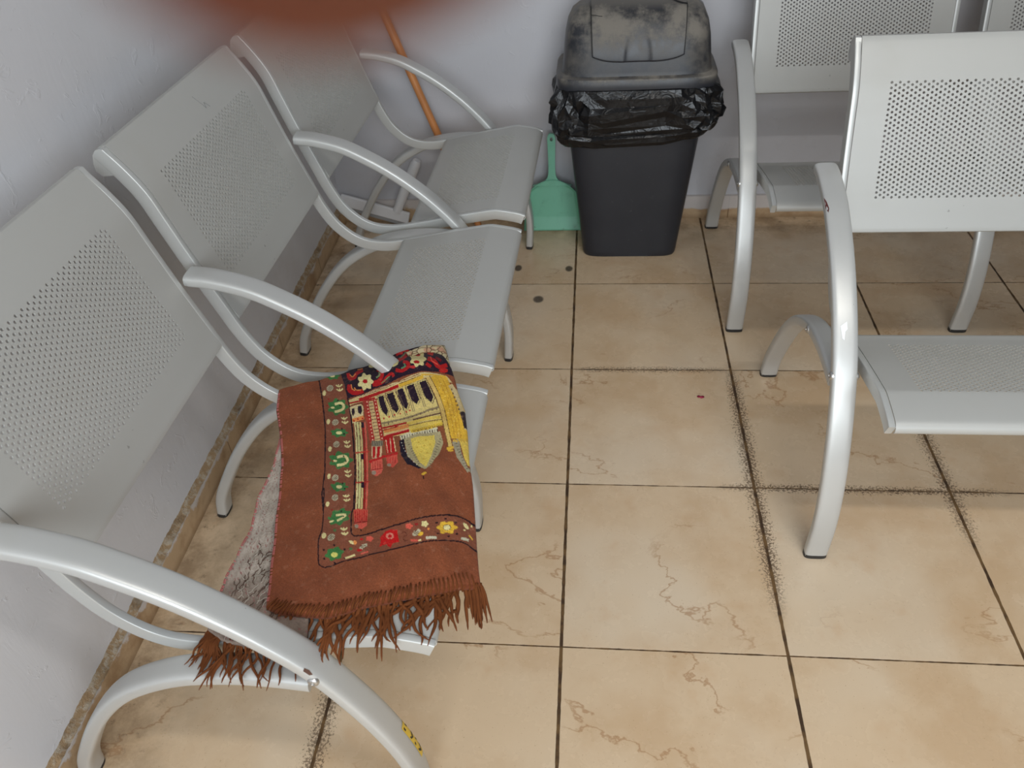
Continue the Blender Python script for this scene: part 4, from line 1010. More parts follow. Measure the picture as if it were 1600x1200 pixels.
96 74 60 793 235 840 244 860 291 870 333 845 358 816 323 803 277
226 206 134 797 238 840 246 857 291 866 332 842 355 817 322 806 278
38 18 36 803 243 840 249 854 290 861 329 840 351 819 321 810 280
96 76 70 600 230 618 299 623 344 627 344 621 299 604 229
120 98 80 610 230 627 299 633 345 635 345 630 299 612 230
96 76 70 662 226 686 305 689 355 693 355 690 305 666 226
120 98 80 672 228 696 306 698 355 701 355 698 306 675 228
96 76 70 720 233 734 309 733 351 737 351 737 310 723 234
120 98 80 729 235 743 311 742 352 745 353 746 312 732 235
96 76 70 779 238 795 323 796 358 799 359 799 323 782 238
120 98 80 788 239 804 324 805 360 808 361 807 324 791 239
96 76 70 854 260 867 331 870 376 874 375 870 331 858 260
120 98 80 864 261 876 331 880 376 882 375 879 331 866 261
190 50 40 579 331 576 334 572 334 569 330 570 327 574 325 578 327
190 50 40 609 334 606 337 602 336 599 333 600 329 604 328 608 331
190 50 40 639 335 636 338 632 337 630 334 631 330 634 329 638 331
190 50 40 670 339 668 342 663 342 661 339 662 335 666 334 670 336
190 50 40 705 340 702 343 698 342 695 339 696 335 700 334 704 336
190 50 40 724 340 721 342 716 341 714 338 715 335 719 334 723 336
220 200 150 399 205 463 218 475 236 467 280 470 294 404 292 402 260
38 18 36 409 220 425 223 423 248 410 261 404 242
38 18 36 443 225 464 227 465 257 453 274 441 257
226 142 76 405 288 471 301 468 283 402 269
176 22 24 417 286 415 289 411 288 407 285 405 282 408 279 412 280 416 283
176 22 24 441 288 438 290 434 289 430 286 429 283 431 281 435 281 439 284
176 22 24 467 296 465 298 461 297 457 294 455 291 457 289 462 290 466 292
168 62 46 476 203 475 234 475 263 477 288 478 312 478 336 479 363 479 391 484 421 559 437 554 410 551 381 552 351 552 325 552 300 551 275 551 250 552 223
214 182 126 502 218 502 246 504 273 506 297 507 320 506 344 506 369 507 396 511 422 540 430 536 404 535 377 535 349 536 324 536 300 533 276 532 251 532 225
176 26 26 492 213 491 241 491 267 492 291 492 313 491 335 490 358 489 384 490 410 506 414 504 389 505 364 506 340 508 317 508 294 507 270 507 243 508 216
176 26 26 537 224 537 251 538 279 540 304 539 328 538 353 537 377 538 401 541 424 557 428 554 406 552 380 553 355 554 330 555 306 554 281 552 255 553 228
236 180 150 503 220 500 225 496 223 495 218 498 213 502 215
236 180 150 548 232 545 235 541 234 540 228 543 225 547 227
120 80 60 504 232 530 237 530 233 504 227
236 180 150 502 241 499 245 495 244 494 238 497 234 501 235
236 180 150 547 250 545 254 541 252 540 247 543 244 547 245
120 80 60 504 251 530 255 530 251 504 247
236 180 150 502 261 499 265 495 264 494 259 497 254 500 256
236 180 150 548 268 545 272 541 270 540 265 543 262 547 264
120 80 60 505 270 531 273 531 269 504 266
236 180 150 502 280 500 283 496 282 495 277 497 273 501 275
236 180 150 549 286 546 289 543 288 541 283 544 280 548 281
120 80 60 506 287 532 290 532 286 506 284
236 180 150 503 297 501 300 497 299 495 294 498 291 502 292
236 180 150 550 303 547 306 544 305 542 300 545 297 549 298
120 80 60 508 304 534 307 534 303 508 300
236 180 150 503 313 500 316 497 315 496 310 498 307 502 308
236 180 150 550 319 547 323 543 322 542 317 545 314 549 315
120 80 60 508 319 534 323 534 319 508 316
236 180 150 502 329 500 332 496 330 495 326 498 323 501 324
236 180 150 549 337 546 340 543 339 542 334 545 331 548 332
120 80 60 508 335 534 339 534 336 508 331
236 180 150 502 344 499 347 495 346 494 341 497 338 501 340
236 180 150 549 354 546 358 542 357 541 352 544 348 548 349
120 80 60 508 351 534 356 534 353 508 347
236 180 150 501 361 498 364 495 362 493 357 496 354 500 356
236 180 150 548 373 546 377 542 375 541 370 544 367 547 368
120 80 60 508 367 534 374 534 370 509 363
236 180 150 500 378 498 381 494 379 493 374 496 371 499 373
236 180 150 548 392 546 395 542 394 541 389 543 385 547 387
120 80 60 509 384 534 391 534 387 509 380
236 180 150 500 395 498 398 494 396 492 391 495 388 499 390
236 180 150 550 410 548 413 544 411 543 407 545 403 549 405
120 80 60 510 400 537 408 536 404 509 397
236 180 150 502 412 500 415 496 414 494 409 497 406 500 407
236 180 150 553 427 551 430 547 428 545 423 547 420 551 422
120 80 60 513 417 540 424 539 421 512 413
150 130 96 555 355 574 357 593 359 613 362 632 365 649 368 665 371 684 373 710 374 747 375 790 383 837 385 884 379 884 370 837 375 790 373 747 365 710 363 684 363 665 361 649 359 632 355 613 352 594 349 574 347 555 345
206 182 120 556 370 578 372 600 374 622 378 644 382 662 386 678 388 697 390 722 391 755 393 795 401 837 404 878 400 876 389 835 393 793 390 755 381 722 378 697 377 679 376 662 374 644 370 623 366 601 362 578 360 556 358
176 22 24 557 382 590 384 622 387 654 392 688 399 687 389 655 383 622 377 590 374 557 372
226 196 92 689 410 713 411 736 411 760 412 783 417 807 422 831 429 854 433 878 436 877 420 854 418 830 414 806 408 781 401 757 395 732 393 709 393 685 393
104 70 56 720 392 735 393 750 395 766 398 784 403 805 407 829 411 853 412 876 410 875 403 851 404 828 404 804 401 783 396 765 391 750 387 736 385 721 384
226 142 76 563 407 597 409 631 411 665 416 700 423 697 403 662 397 628 391 594 388 561 386
176 22 24 559 392 579 393 599 393 619 394 640 396 639 390 619 388 599 387 578 387 558 386
226 196 92 700 435 725 438 749 439 774 440 797 442 820 446 842 451 863 456 885 459 884 441 863 439 841 436 819 431 795 425 770 421 745 418 720 418 695 416
130 96 50 695 416 721 419 747 420 773 423 797 427 820 433 840 437 860 440 880 442 880 438 860 436 840 433 819 429 797 424 772 419 746 415 720 414 694 411
176 22 24 559 437 576 438 592 437 608 435 625 434 642 434 660 436 679 439 699 443 695 427 676 423 657 419 638 416 620 416 602 417 586 420 569 421 553 421
236 170 130 561 419 594 421 627 421 660 424 694 429 693 425 659 419 626 416 593 417 560 414
110 80 66 567 356 567 366 571 366 571 356
110 80 66 589 356 589 366 593 366 593 356
110 80 66 611 357 611 366 615 367 615 358
110 80 66 633 360 633 368 637 369 637 360
110 80 66 656 362 656 371 659 371 659 362
110 80 66 678 363 678 373 681 373 682 363
110 80 66 700 363 700 373 704 373 704 363
110 80 66 723 364 722 373 726 373 727 364
110 80 66 745 366 744 375 748 376 749 367
110 80 66 767 371 766 379 770 380 770 372
110 80 66 788 376 788 384 791 385 792 377
110 80 66 810 380 810 388 813 389 814 381
110 80 66 833 380 832 389 836 389 837 380
110 80 66 856 378 855 387 859 387 860 378
212 204 170 653 468 669 468 682 467 697 468 718 472 747 477 780 479 817 483 853 489 851 467 815 460 777 454 743 451 713 446 690 443 672 441 658 441 643 442
216 182 66 706 451 726 455 746 458 767 459 788 459 811 461 836 464 860 466 884 467 880 451 856 451 832 449 808 445 785 443 764 442 743 440 723 438 703 434
84 70 58 654 443 656 464 661 465 659 444
84 70 58 668 445 670 466 675 467 672 446
84 70 58 682 448 684 468 688 469 686 449
84 70 58 696 451 697 471 702 472 700 453
84 70 58 709 454 711 474 716 475 714 456
84 70 58 723 457 725 477 730 478 728 458
84 70 58 737 460 739 479 743 481 742 461
84 70 58 750 462 752 482 757 482 755 463
84 70 58 764 463 765 482 770 482 768 463
84 70 58 777 463 779 482 783 483 782 463
84 70 58 791 463 792 483 797 483 796 464
84 70 58 805 465 806 484 811 484 809 466
84 70 58 819 467 820 485 825 486 823 468
84 70 58 833 470 834 487 838 488 837 470
84 70 58 846 472 847 489 852 490 851 473
140 104 40 714 443 716 445 717 448 719 450 723 453 726 452 728 451 730 449 732 447 729 444 727 445 725 447 723 448 722 449 722 449 721 447 720 444 719 442
140 104 40 736 446 737 448 738 451 740 453 744 456 747 455 749 453 751 451 753 449 750 446 748 448 746 450 744 451 743 452 744 451 742 450 741 447 740 445
140 104 40 757 448 758 450 759 453 761 456 765 457 768 456 770 454 772 452 774 450 771 447 769 449 767 452 765 453 764 453 764 453 763 452 762 449 761 447
140 104 40 778 449 779 451 780 453 782 456 785 457 789 457 791 455 793 453 796 452 792 449 790 450 788 452 786 453 785 454 785 454 784 452 783 450 782 447
140 104 40 799 451 800 453 802 455 803 458 807 460 810 459 813 458 815 456 817 455 814 452 811 453 809 455 807 456 807 456 807 456 806 454 804 452 803 450
140 104 40 821 454 822 456 823 459 825 461 828 463 832 463 834 462 836 460 839 459 835 456 833 457 831 459 829 460 828 460 828 460 827 458 826 456 825 454
140 104 40 842 458 843 460 845 462 846 465 850 466 853 466 856 465 858 463 860 462 857 459 854 460 852 462 850 463 850 463 850 463 849 462 848 459 846 457
140 104 40 863 461 865 463 866 465 868 468 871 469 874 469 877 468 879 466 881 464 878 461 876 463 873 465 872 466 871 466 871 466 870 464 869 462 868 460
28 16 34 640 463 667 461 674 519 713 578 758 610 742 612 683 580 647 523
172 160 120 666 463 715 462 863 485 876 531 849 575 805 606 774 618 742 602 684 545
222 196 90 702 472 830 490 833 521 812 567 778 610 744 582 712 522
210 204 190 656 476 654 478 651 477 650 475 652 473 655 474
210 204 190 661 489 659 491 656 490 655 487 656 486 659 486
210 204 190 667 502 665 504 662 503 661 501 662 499 665 500
210 204 190 675 517 673 518 670 518 669 515 670 513 673 514
210 204 190 684 532 683 534 680 533 678 530 680 528 683 529
210 204 190 695 548 694 550 691 549 689 546 691 544 694 545
210 204 190 708 565 706 567 703 566 702 563 703 561 706 562
210 204 190 721 580 720 582 717 581 715 579 717 577 720 577
210 204 190 736 594 734 596 731 595 730 593 731 591 734 591
120 108 84 854 510 868 519 870 517 856 508
120 108 84 677 474 688 474 687 471 676 471
120 108 84 848 518 862 527 864 525 850 516
120 108 84 682 484 693 484 692 481 681 481
120 108 84 842 527 856 536 858 533 844 524
120 108 84 688 495 699 495 698 492 687 491
120 108 84 836 536 850 545 852 543 838 534
120 108 84 694 505 704 505 703 502 692 502
120 108 84 831 546 845 555 847 553 832 544
120 108 84 700 516 710 516 709 512 698 513
120 108 84 825 557 839 566 841 563 827 554
120 108 84 705 527 716 527 715 523 704 524
120 108 84 819 566 834 576 836 573 821 564
120 108 84 712 539 722 538 721 535 710 535
120 108 84 814 575 828 585 830 583 816 573
120 108 84 718 551 728 549 727 545 716 547
120 108 84 808 584 822 594 824 592 810 582
120 108 84 723 561 734 559 732 556 722 558
120 108 84 802 592 817 602 819 600 804 590
120 108 84 729 572 739 570 738 567 728 569
120 108 84 797 600 811 610 813 608 798 598
120 108 84 735 583 745 580 744 577 734 579
120 108 84 791 609 805 618 807 616 793 607
120 108 84 741 593 751 591 749 587 739 590
206 170 66 751 502 748 504 742 503 738 500 738 497 743 497 748 499
206 170 66 780 522 778 524 772 523 767 521 767 518 772 517 778 519
206 170 66 795 555 792 557 786 556 781 553 781 550 786 549 792 552
206 170 66 764 541 761 543 756 543 751 540 751 537 756 536 762 538
206 170 66 789 501 786 503 781 503 776 500 776 497 781 496 787 498
206 170 66 812 523 809 525 803 525 798 522 798 519 803 518 809 520
206 170 66 775 574 772 576 766 576 762 573 762 570 766 568 772 570
206 170 66 742 519 739 521 734 520 729 517 729 514 734 514 740 516
222 176 58 779 631 779 634 776 636 772 638 766 639 761 639 757 638 755 637 755 634 758 632 762 630 768 629 773 629 777 629
34 14 20 759 643 760 655 766 655 764 643
138 84 60 408 290 406 325 403 362 402 402 403 436 405 468 408 500 412 536 416 573 418 603 417 628 415 651 414 677 477 693 478 668 480 643 482 616 481 585 478 551 476 518 474 487 472 456 470 421 470 381 474 346 478 314
226 212 150 413 290 411 324 408 362 406 401 407 437 410 468 412 500 416 537 420 574 422 605 421 630 419 654 418 679 424 680 425 655 428 632 429 607 427 576 422 538 419 502 417 470 415 439 413 404 414 364 417 326 420 292
206 198 136 423 294 420 328 417 365 416 406 418 441 420 472 422 503 425 539 430 576 432 607 430 632 428 656 427 680 439 683 441 659 443 635 444 610 442 578 438 541 435 506 433 475 431 445 429 410 430 369 433 331 437 299
214 186 126 440 301 436 333 433 371 433 411 435 446 436 477 438 507 441 542 445 579 447 610 446 635 443 659 442 683 451 686 453 661 455 638 456 612 455 580 451 544 448 510 446 480 445 449 443 414 443 373 446 336 451 304
150 28 24 454 306 450 338 447 375 446 416 449 451 450 481 452 511 455 545 458 581 460 612 459 638 456 662 455 686 464 689 466 664 468 640 469 613 468 582 465 547 462 514 460 484 459 453 456 418 456 378 460 342 465 310
214 92 74 467 312 462 343 459 379 459 419 461 454 463 485 464 515 467 548 470 582 472 613 470 640 468 664 466 689 474 691 476 666 478 641 479 615 478 584 475 550 473 518 471 487 470 456 467 421 467 382 471 346 475 315
96 66 44 421 293 419 327 416 364 414 405 416 440 418 471 420 503 424 539 428 576 430 607 429 632 426 655 425 680 428 681 429 656 432 633 433 607 431 576 427 539 423 503 421 472 419 441 417 406 419 365 422 328 425 294
96 66 44 437 299 434 332 430 369 430 410 432 445 433 476 435 506 438 541 443 578 445 609 443 635 441 659 439 683 442 684 444 659 446 636 447 610 445 579 441 542 438 507 437 477 435 446 433 411 434 370 437 333 441 300
96 66 44 451 305 447 337 443 374 443 414 445 449 447 480 448 510 451 544 455 580 457 611 455 638 453 661 452 686 454 686 456 662 458 638 460 612 458 581 454 545 451 511 450 481 448 450 446 415 446 374 450 338 454 306
190 50 40 405 445 480 462 479 457 404 439
190 50 40 417 582 485 587 484 581 415 575
38 18 36 451 306 466 312 461 334 446 328
38 18 36 435 456 451 461 451 482 435 477
38 18 36 444 580 458 582 460 607 446 604
38 18 36 463 601 463 604 460 607 456 608 451 607 447 605 444 601 443 598 443 594 446 591 450 590 455 591 459 593 462 597
206 84 66 407 680 432 680 480 694 480 741 418 738
176 26 26 414 683 422 734 426 734 418 684
176 26 26 425 685 432 735 436 736 429 686
176 26 26 436 687 442 737 446 737 440 688
176 26 26 448 690 452 738 456 739 451 690
176 26 26 459 692 462 740 466 740 463 693
176 26 26 470 695 472 741 476 742 474 696
150 20 20 417 738 482 741 481 737 416 734
216 92 76 418 740 480 742 479 756 455 767 428 755
160 140 120 440 752 439 756 437 758 433 758 428 758 424 755 421 752 420 749 420 746 423 744 427 743 431 744 436 746 439 749
34 14 20 449 766 452 776 457 776 454 766
134 124 102 490 413 554 436 554 457 491 439
212 180 140 491 439 548 456 544 499 493 491
176 22 24 496 442 512 446 510 492 496 490
176 22 24 521 449 538 454 533 496 518 494
84 76 62 493 415 496 438 499 438 496 416
84 76 62 506 419 509 442 512 442 509 420
84 76 62 518 424 521 445 524 446 521 425
84 76 62 531 429 534 450 537 451 534 430
84 76 62 543 434 546 454 550 455 547 435
214 96 78 486 493 547 501 555 551 547 569 520 573 499 554 489 535
186 30 30 481 506 563 505 558 494 476 495
150 30 30 491 539 553 551 552 548 491 535
160 140 120 519 557 518 561 515 563 510 563 504 561 498 557 494 553 493 548 494 545 498 543 503 543 509 545 514 548 518 553
186 50 44 495 501 498 534 501 535 498 501
186 50 44 508 504 511 538 514 539 512 505
186 50 44 522 507 524 543 528 544 525 508
186 50 44 536 511 537 547 541 548 539 512
176 22 24 563 437 608 436 622 505 571 494
226 190 150 568 439 577 493 580 494 572 440
226 190 150 591 440 596 497 599 498 595 440
230 200 150 608 438 619 502 624 503 612 439
212 84 68 568 500 630 515 632 550 605 564 576 542
186 30 30 561 505 634 518 631 508 558 496
160 140 120 598 549 597 552 593 553 589 553 584 551 579 548 576 545 574 541 575 539 578 537 583 537 588 539 593 542 596 546
180 44 40 575 506 577 535 580 536 578 507
180 44 40 589 511 590 539 593 540 592 512
180 44 40 603 516 603 544 606 545 606 517
180 44 40 617 521 616 549 620 550 620 523
222 176 58 869 243 959 238 977 291 981 369 996 447 1011 490 1021 538 1009 531 922 528 902 470 887 383 892 322
196 140 40 910 264 916 284 922 303 924 321 925 340 924 362 922 386 924 413 927 439 930 463 932 485 934 505 937 524 941 523 938 504 936 484 934 463 931 439 927 413 925 387 928 362 929 340 928 320 925 302 920 283 914 263
196 140 40 935 263 940 283 946 301 948 319 948 340 946 363 942 389 944 416 947 441 949 463 950 483 952 503 954 523 957 522 955 502 954 483 953 462 951 441 948 416 946 389 950 362 952 338 952 318 950 299 944 281 939 261
196 140 40 961 260 966 279 971 298 973 316 972 337 968 362 962 390 964 417 967 441 968 462 969 482 969 501 970 521 974 520 973 500 972 481 972 462 970 441 968 417 967 389 972 361 976 336 977 315 975 296 970 278 965 259
236 200 96 924 283 921 285 916 286 913 284 914 281 918 280 922 280
200 148 44 940 292 937 295 932 296 929 295 929 292 934 289 938 289
236 200 96 913 302 910 304 906 304 903 302 903 299 907 298 912 299
200 148 44 927 312 924 315 920 315 917 313 918 310 922 309 926 310
236 200 96 942 321 939 323 934 324 930 323 932 320 936 318 941 318
200 148 44 914 329 911 331 907 330 904 328 905 326 909 325 913 327
236 200 96 928 340 925 342 921 342 918 340 919 337 923 337 927 338
200 148 44 942 349 939 352 934 352 931 351 932 348 936 346 941 347
236 200 96 914 356 912 358 907 357 905 355 906 353 910 352 914 353
200 148 44 929 368 926 370 921 370 919 367 920 365 924 364 928 366
236 200 96 941 379 938 381 933 381 930 379 932 377 936 375 940 376
200 148 44 915 384 912 386 907 385 905 383 906 380 910 380 914 381
236 200 96 930 398 928 400 923 400 920 397 920 394 924 394 928 395
200 148 44 946 410 943 412 939 412 935 410 935 407 939 406 944 407
236 200 96 921 415 918 417 914 417 910 414 911 411 914 411 919 412
200 148 44 940 429 937 431 932 431 929 429 929 426 933 425 938 426
236 200 96 955 439 952 441 948 442 944 440 944 437 948 436 953 437
200 148 44 929 447 927 449 923 449 919 446 919 444 923 443 928 444
236 200 96 949 457 947 459 942 460 938 458 939 456 943 454 947 455
200 148 44 963 465 961 467 956 468 953 467 953 464 957 463 962 463
236 200 96 938 475 936 477 931 478 928 476 928 474 932 472 937 472
200 148 44 958 482 956 484 951 485 948 484 948 481 952 480 956 480
236 200 96 972 489 970 491 965 492 962 491 962 488 966 487 970 487
200 148 44 947 499 945 502 941 502 937 501 937 499 941 497 945 497
236 200 96 967 505 965 507 961 509 957 508 957 505 961 503 966 503
200 148 44 981 511 979 514 974 515 971 514 971 512 975 510 979 510
120 84 44 842 241 848 261 856 281 863 300 867 316 869 332 871 348 871 364 871 383 872 403 875 425 878 447 882 468 885 489 890 510 895 532 899 554 927 556 922 534 917 513 913 491 909 469 906 447 903 424 900 403 899 382 899 364 899 347 897 330 895 314 890 296 883 278 876 258 870 237
216 182 104 846 240 852 260 860 280 867 300 871 316 873 332 875 348 875 364 875 383 876 403 879 425 882 447 886 468 889 489 894 510 899 532 903 554 923 555 918 534 913 513 909 491 905 469 902 447 899 424 896 403 895 382 895 364 895 347 893 331 891 314 886 297 879 279 872 258 866 238
222 176 58 894 564 938 566 936 556 893 553
222 176 58 927 572 926 574 921 575 915 574 908 573 902 571 898 569 897 566 898 565 903 564 909 564 916 566 922 568 926 570
204 182 132 961 289 968 303 973 317 977 331 980 345 981 359 981 373 980 389 982 407 986 427 990 448 994 468 997 486 1022 480 1019 461 1015 440 1011 417 1007 394 1009 376 1010 361 1010 347 1008 333 1006 319 1002 304 994 290 987 276
38 18 36 1000 287 1004 300 1007 314 1008 327 1010 339 1011 349 1013 357 1014 365 1016 373 1026 367 1024 359 1023 352 1021 344 1020 335 1018 323 1017 310 1014 297 1009 284
48 36 40 981 417 983 426 985 434 987 442 989 450 991 459 993 467 994 475 996 483 1024 476 1023 468 1021 459 1019 450 1018 441 1016 432 1014 423 1012 413 1009 404
110 84 60 982 304 978 309 973 310 971 308 973 303 977 299 981 300
110 84 60 982 323 978 327 973 329 971 326 973 321 978 318 982 318
110 84 60 982 341 977 346 973 348 970 345 973 340 978 337 982 337
110 84 60 981 361 977 366 972 368 970 365 972 360 977 356 981 357
110 84 60 980 382 976 387 971 389 969 386 972 380 977 376 980 377
110 84 60 983 402 980 407 976 408 973 406 973 400 977 397 981 397
110 84 60 988 421 986 425 982 427 979 424 979 420 983 416 987 417
110 84 60 994 438 992 443 988 444 985 442 985 437 989 434 993 435
110 84 60 1000 455 998 458 993 460 990 458 991 454 995 451 999 451
158 148 122 923 539 962 526 971 583 1003 643 994 652 945 600
222 190 86 964 533 1014 530 1010 646 985 601
110 98 80 937 551 953 547 952 544 936 548
110 98 80 943 562 959 558 958 555 942 559
110 98 80 949 572 965 569 964 566 948 570
110 98 80 955 583 971 579 970 576 954 580
110 98 80 960 594 977 590 976 587 959 591
110 98 80 966 604 982 600 981 597 965 601
110 98 80 972 614 988 610 987 607 971 611
110 98 80 976 623 993 620 992 617 976 621
110 98 80 981 632 998 629 997 626 980 630
110 98 80 985 641 1002 638 1001 635 985 639
206 166 70 943 535 940 539 935 541 929 539 928 535 930 531 936 529 941 531
206 166 70 956 537 954 541 948 543 943 542 941 538 944 533 949 531 954 533
206 166 70 970 530 968 535 962 537 957 536 956 532 958 527 963 525 969 526
206 166 70 984 529 981 534 976 537 971 536 969 531 972 527 977 524 982 525
206 166 70 997 530 995 535 989 538 984 537 983 533 985 528 990 526 996 526
206 166 70 1012 523 1009 528 1004 531 998 530 997 526 999 521 1005 519 1010 520
"""
NS, NTT = 340, 430
G = coons(RL, RB, RR, RT, NS, NTT)
Zr = rug_h(G[..., 0], G[..., 1])
srgb_np = lambda c: np.where(c <= .04045, c/12.92, ((c+.055)/1.055)**2.4)
colr = np.empty((NTT, NS, 3)); colr[:] = np.array([136, 75, 47])
margin = np.linspace(0, 1, NS)[None, :]
uu, vv = np.meshgrid(np.linspace(0, 1000, NS), np.linspace(0, 1000, NTT))
for ln in PATTERN.strip().splitlines():
    row = [int(k) for k in ln.split()]          # red green blue, then x y x y ...
    rgb = row[:3]; q = np.array(row[3:], float).reshape(-1, 2)
    i0, i1 = np.searchsorted(uu[0], [q[:, 0].min()-1, q[:, 0].max()+1]); j0, j1 = np.searchsorted(vv[:, 0], [q[:, 1].min()-1, q[:, 1].max()+1])
    if i1 <= i0 or j1 <= j0: continue
    X, Y = uu[j0:j1, i0:i1], vv[j0:j1, i0:i1]
    ins = np.zeros(X.shape, int)
    for a, b in zip(q, np.roll(q, -1, axis=0)):
        if a[1] == b[1]: continue
        up = (a[1] <= Y) & (b[1] > Y); dn = (b[1] <= Y) & (a[1] > Y)
        cr = (b[0]-a[0])*(Y-a[1])-(X-a[0])*(b[1]-a[1])
        ins += np.where(up & (cr > 0), 1, 0)-np.where(dn & (cr < 0), 1, 0)
    colr[j0:j1, i0:i1][ins != 0] = rgb
nrng = np.random.default_rng(5)
colr *= 1+nrng.normal(0, .05, (NTT, NS, 1))
colr = srgb_np(np.clip(colr/255, 0, 1))
def colored_mesh(name, V, F, C, smooth=True):
    me = D.meshes.new(name); me.from_pydata([tuple(v) for v in V], [], F)
    at = me.color_attributes.new('weave', 'FLOAT_COLOR', 'POINT')
    at.data.foreach_set('color', np.c_[C, np.ones(len(C))].astype(np.float32).ravel())
    if smooth: me.polygons.foreach_set('use_smooth', [True]*len(me.polygons))
    me.update(); return me
def weave_mat(name, rough=.95, b=.5):
    t = NT(name); a = t.n('ShaderNodeAttribute', attribute_name='weave'); P = t.pos()
    n = t.noise(420, 3, .7, P); n2 = t.noise(38, 4, .6, P); n3 = t.noise(110, 3, .6, P)
    c = t.mix(t.math('MULTIPLY', t.step(n, .40, .72), .30), a.outputs['Color'], t.mix(1., a.outputs['Color'], (.42, .40, .40), 'MULTIPLY'))
    c = t.mix(t.math('MULTIPLY', t.step(n2, .46, .68), .22), c, t.mix(1., c, (.62, .55, .5), 'MULTIPLY'))
    c = t.mix(t.math('MULTIPLY', t.step(n3, .56, .74), .14), c, srgb(206, 160, 130))
    t.color(c); t.set(Roughness=rough, **{'Sheen_Weight': .06, 'Specular_IOR_Level': .15}); t.bump(t.math('ADD', n, t.math('MULTIPLY', t.noise(30, 4, .6, P), 1.6)), b, .002); return t.m
M_weave = weave_mat('velvet_weave')
BRN = srgb_np(np.array([120, 62, 36])/255)
def seat_z(x, y): return np.interp(seat_va(x, y)[0], SZV, SZZ)
# top sheet: the patterned grid, then a rolled rim that turns down and under along all four sides
V = np.concatenate([G, Zr[..., None]], -1).reshape(-1, 3).tolist(); C = colr.reshape(-1, 3).tolist()
F = [(j*NS+i, (j+1)*NS+i, (j+1)*NS+i+1, j*NS+i+1) for j in range(NTT-1) for i in range(NS-1)]
loop = [(0, i) for i in range(NS-1)]+[(j, NS-1) for j in range(NTT-1)]+[(NTT-1, i) for i in range(NS-1, 0, -1)]+[(j, 0) for j in range(NTT-1, 0, -1)]
cen = G.reshape(-1, 2).mean(0)
prev = [j*NS+i for j, i in loop]; nl = len(loop)
side = [0 if (j == 0) else 1 if i == NS-1 else 2 if j == NTT-1 else 3 for j, i in loop]
LP = np.array([G[j, i] for j, i in loop]); LZ = np.array([Zr[j, i] for j, i in loop]); LC = np.array([colr[j, i] for j, i in loop])
tg = np.roll(LP, -4, 0)-np.roll(LP, 4, 0); nr = np.c_[-tg[:, 1], tg[:, 0]]; nr /= np.hypot(nr[:, 0], nr[:, 1])[:, None]
sg = np.sign(((LP-cen)*nr).sum(1).sum()); nr *= sg
dep = np.array([.020, .016, .016, .009])
dp = np.array([dep[s] for s in side])
k_ = np.ones(41)/41; dp = np.convolve(np.r_[dp[-20:], dp, dp[:20]], k_, 'valid')
for f_out, f_z in ((.0022, .12), (.0034, .35), (.0030, .65), (.0008, .9), (-.004, 1.)):
    base = len(V)
    for k in range(nl):
        z = LZ[k]-dp[k]*f_z; x, y = LP[k]+nr[k]*f_out
        V.append((x, y, z)); C.append((BRN*.9 if side[k] in (2, 3) else LC[k]).tolist())
    cur = [base+k for k in range(nl)]
    F += [(prev[k], prev[(k+1) % nl], cur[(k+1) % nl], cur[k]) for k in range(nl)]
    prev = cur
rug = thing('folded_rug', 'folded brown fringed prayer rug with a domed building pattern on the nearest left seat', 'rug', (-.28, .0, .4))
LO = Vector((.28, 0, -.4))
def rug_part(name, me, m): return link(name, me, m, rug, LO)
me = colored_mesh('top_fold', V, F, np.array(C)); rug_part('top_fold', me, M_weave)
# lower folds: a closed brown slab between seat and top sheet
n1, n2 = 60, 70
g2 = coons(RL, RB, RR, RT, n1, n2); cc = g2.reshape(-1, 2).mean(0); g2 = cc+(g2-cc)*.965
zt = rug_h(g2[..., 0], g2[..., 1])-.007; zb = np.minimum(seat_z(g2[..., 0], g2[..., 1])+.0012, zt-.003)
over = seat_va(g2[..., 0], g2[..., 1])[0] > .60
zb = np.where(over, zt-.010, zb)
mb = MB(); V = np.concatenate([g2, zt[..., None]], -1).reshape(-1, 3).tolist()+np.concatenate([g2, zb[..., None]], -1).reshape(-1, 3).tolist()
F = [(j*n1+i, j*n1+i+1, (j+1)*n1+i+1, (j+1)*n1+i) for j in range(n2-1) for i in range(n1-1)]; nn = n1*n2
F += [tuple(nn+a for a in f[::-1]) for f in F]
lp = [i for i in range(n1-1)]+[j*n1+n1-1 for j in range(n2-1)]+[(n2-1)*n1+i for i in range(n1-1, 0, -1)]+[j*n1 for j in range(n2-1, 0, -1)]
F += [(lp[k], lp[(k+1) % len(lp)], nn+lp[(k+1) % len(lp)], nn+lp[k]) for k in range(len(lp))]
me = mesh('lower_fold', V, F); t = NT('brown_pile'); t.color(t.mix(t.noise(200, 3), tuple(BRN), tuple(BRN*.45))); t.set(Roughness=.95); t.bump(t.noise(300, 2), .5, .002); rug_part('lower_fold', me, t.m)
# grey reverse side showing along the wall-side edge
GL = [(-.4772, .1607), (-.4721, .1262), (-.4648, .0652), (-.4669, -.0025), (-.4589, -.0562), (-.4611, -.1067), (-.4656, -.1497), (-.4622, -.2107), (-.4583, -.2341)]
GB = [(-.4583, -.2341), (-.4309, -.2475), (-.4003, -.2562), (-.3707, -.2623), (-.3423, -.2664), (-.31, -.262)]
GR = [(-.44, .165), (-.42, .10), (-.40, .02), (-.375, -.07), (-.35, -.15), (-.32, -.22), (-.31, -.262)]
GT = [(-.4772, .1607), (-.46, .164), (-.44, .165)]
n1, n2 = 60, 160
g3 = coons(GL, GB, GR, GT, n1, n2)
rn = nrng.normal(0, 1, (n2, n1))
def rev_h(x, y): return seat_z(x, y)+.0105+.0012*np.sin(x*160+y*60)+.001*np.sin(y*130-x*70)
z3 = rev_h(g3[..., 0], g3[..., 1])
gc = np.empty((n2, n1, 3)); tt = np.linspace(0, 1, n2)[:, None]
